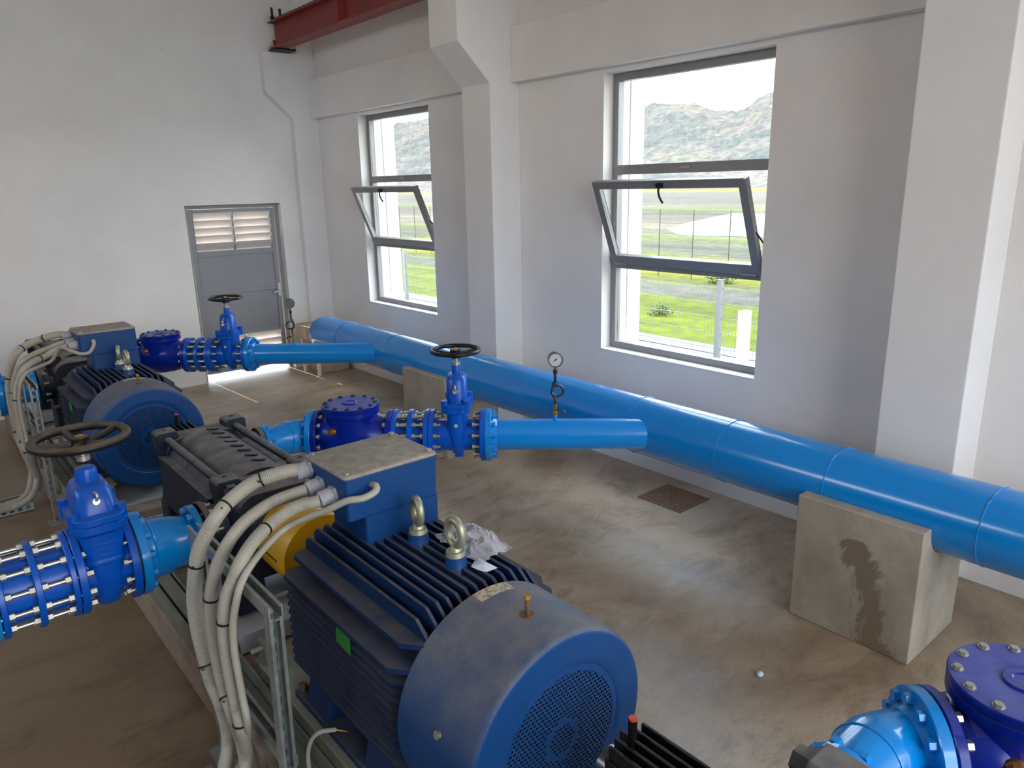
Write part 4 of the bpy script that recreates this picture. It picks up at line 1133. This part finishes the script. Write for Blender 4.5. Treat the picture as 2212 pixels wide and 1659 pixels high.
# fence
def fence():
    r = thing('wire_fence', 'welded wire fence with square grey posts beyond the windows', 'fence', (8.0, 5.4, GZ))
    Hh = 1.13
    ys = [5.41+2.46*k for k in range(-2, 7)]
    for y in ys:
        MB().b2((-.03, y-5.4-.03, 0), (.03, y-5.4+.03, Hh+.03)).b2((-.034, y-5.4-.034, Hh+.03), (.034, y-5.4+.034, Hh+.036)).build('post', 'fence', r, smooth=0)
    for a, b in zip(ys, ys[1:]):
        m = MB()
        n = 48
        for i in range(1, n):
            y = a+(b-a)*i/n-5.4; m.box((.0, y, .08+Hh/2-.05), (.004, .004, Hh-.10))
        for z in (.10, .28, .48, .68, .86, 1.06): m.box((0, (a+b)/2-5.4, z), (.007, b-a-.06, .007))
        m.build('mesh_panel', 'fence', r, smooth=0)
fence()
tag(MB().b2((-.07, -.05, 0), (.07, .05, .86)).build('concrete_post', 'white_paint', loc=(7.75, 4.88, GZ), smooth=0, bevel=.006), 'thick pale concrete post in front of the wire fence, right window', 'post')
rr = thing('vineyard_posts', 'row of thin dark posts with wires in the field behind the wire fence', 'fence', (15.5, 12, GZ))
for k in range(22):
    y = -8+k*1.05; MB().cyl((0, y, 0), (0, y, 1.7), .012, n=8).build('post', 'vine_post', rr)
for z in (.6, 1.1, 1.6): MB().box((0, 3, z), (.008, 22, .008)).build('wire', 'vine_post', rr, smooth=0)
tag(MB().add([(28.3, 21.5, .02), (29.5, 16, .02), (51, 29, .02), (50.5, 33.5, .02), (38, 28.2, .02), (32, 25.2, .02)], [(0, 1, 2, 3, 4, 5)]).build('plastic_sheeting', 'pond', loc=(0, 0, GZ), smooth=0), 'pale sheeting spread across the field beyond the nearer window', 'sheeting')
bpy.data.objects['plastic_sheeting'].modifiers.new('sheet', 'SOLIDIFY').thickness = .1
def bushes():
    random.seed(5)
    for k, (x, y, s, lab) in enumerate(((10.8, 8.55, .20, 'small green bush in the grass left of the fence post, nearer window'), (15.3, 10.35, .30, 'round green bush at the field edge above the fence post, nearer window'))):
        m = MB()
        for i in range(220):
            d = V((random.gauss(0, .5), random.gauss(0, .5), abs(random.gauss(.35, .3))))*s
            m.ball(d, s*random.uniform(.05, .12), (1, 1, .6), 6, 4)
        tag(m.build('bush', 'bush', loc=(x, y, GZ)), lab, 'bush')
bushes()

# ------------------------------------------------------------------ light
w = bpy.data.worlds.new('sky'); SC.world = w; w.use_nodes = True
nt = w.node_tree; bg = nt.nodes['Background']
tc = nt.nodes.new('ShaderNodeTexCoord'); mp = nt.nodes.new('ShaderNodeMapping'); mp.inputs['Scale'].default_value = (1, 1, 2.6)
cn = nt.nodes.new('ShaderNodeTexNoise'); cn.inputs['Scale'].default_value = 2.6; cn.inputs['Detail'].default_value = 6
nt.links.new(tc.outputs['Generated'], mp.inputs['Vector']); nt.links.new(mp.outputs['Vector'], cn.inputs['Vector'])
cr = nt.nodes.new('ShaderNodeValToRGB'); cr.color_ramp.elements[0].position = .38; cr.color_ramp.elements[1].position = .58
cr.color_ramp.elements[0].color = (.46, .70, 1.0, 1); cr.color_ramp.elements[1].color = (1, .955, .89, 1)
nt.links.new(cn.outputs['Fac'], cr.inputs['Fac']); nt.links.new(cr.outputs['Color'], bg.inputs['Color'])
sz = nt.nodes.new('ShaderNodeSeparateXYZ'); nt.links.new(tc.outputs['Generated'], sz.inputs[0])
ms = nt.nodes.new('ShaderNodeMapRange'); ms.inputs['From Min'].default_value = 0; ms.inputs['From Max'].default_value = 1
ms.inputs['To Min'].default_value = 6; ms.inputs['To Max'].default_value = 14.5      # overcast sky: brighter towards the zenith
nt.links.new(sz.outputs['Z'], ms.inputs['Value']); nt.links.new(ms.outputs['Result'], bg.inputs['Strength'])
sun = bpy.data.lights.new('sun', 'SUN'); sun.energy = 9.0; sun.angle = radians(.6); sun.color = (1, .95, .86)
so = bpy.data.objects.new('sun', sun); COL.objects.link(so); so.location = (0, 30, 30)
so.rotation_euler = V((.03, -.588, -.81)).to_track_quat('-Z', 'Y').to_euler()
def portal(c, sx, sy, direction):
    l = bpy.data.lights.new('daylight_portal', 'AREA'); l.shape = 'RECTANGLE'; l.size = sx; l.size_y = sy; l.cycles.is_portal = True
    o = bpy.data.objects.new('daylight_portal', l); COL.objects.link(o); o.location = c
    o.rotation_euler = V(direction).to_track_quat('-Z', 'Z').to_euler()
for a, b in BAYS: portal((XW+WT+.02, (a+b)/2, (WZ0+WZ1)/2), b-a, WZ1-WZ0, (-1, 0, 0))
portal(((UNSEEN_GATE[0]+UNSEEN_GATE[1])/2, YF-.3, UNSEEN_GATE[3]/2), UNSEEN_GATE[1]-UNSEEN_GATE[0], UNSEEN_GATE[3], (0, 1, 0))
for a, b in ADDED_LWIN: portal((XL-.3, (a+b)/2, 3.85), b-a, 1.3, (1, 0, 0))

# ------------------------------------------------------------------ camera
cam = bpy.data.cameras.new('camera'); co = bpy.data.objects.new('camera', cam); COL.objects.link(co)
yaw, pit, rol = radians(40.008), radians(14.9905), radians(-1.1674)
fw = V((sin(yaw)*cos(pit), cos(yaw)*cos(pit), -sin(pit))); r0 = V((cos(yaw), -sin(yaw), 0)); u0 = r0.cross(fw)
rt = r0*cos(rol)+u0*sin(rol); up = -r0*sin(rol)+u0*cos(rol)
Rm = Matrix((rt, up, -fw)).transposed()
co.matrix_world = Matrix.Translation((0, 0, 2.2)) @ Rm.to_4x4()
cam.sensor_fit = 'HORIZONTAL'; cam.sensor_width = 36; cam.lens = 36*1594.69/2212; cam.clip_start = .05; cam.clip_end = 2000
SC.camera = co
vs = SC.view_settings; vs.view_transform = 'Standard'; vs.look = 'None'; vs.gamma = 1; vs.use_curve_mapping = False
vs.exposure = 0
SC.cycles.max_bounces = 10; SC.cycles.diffuse_bounces = 6; SC.cycles.transparent_max_bounces = 12
SC.cycles.sample_clamp_indirect = 6; SC.cycles.caustics_reflective = False; SC.cycles.caustics_refractive = False
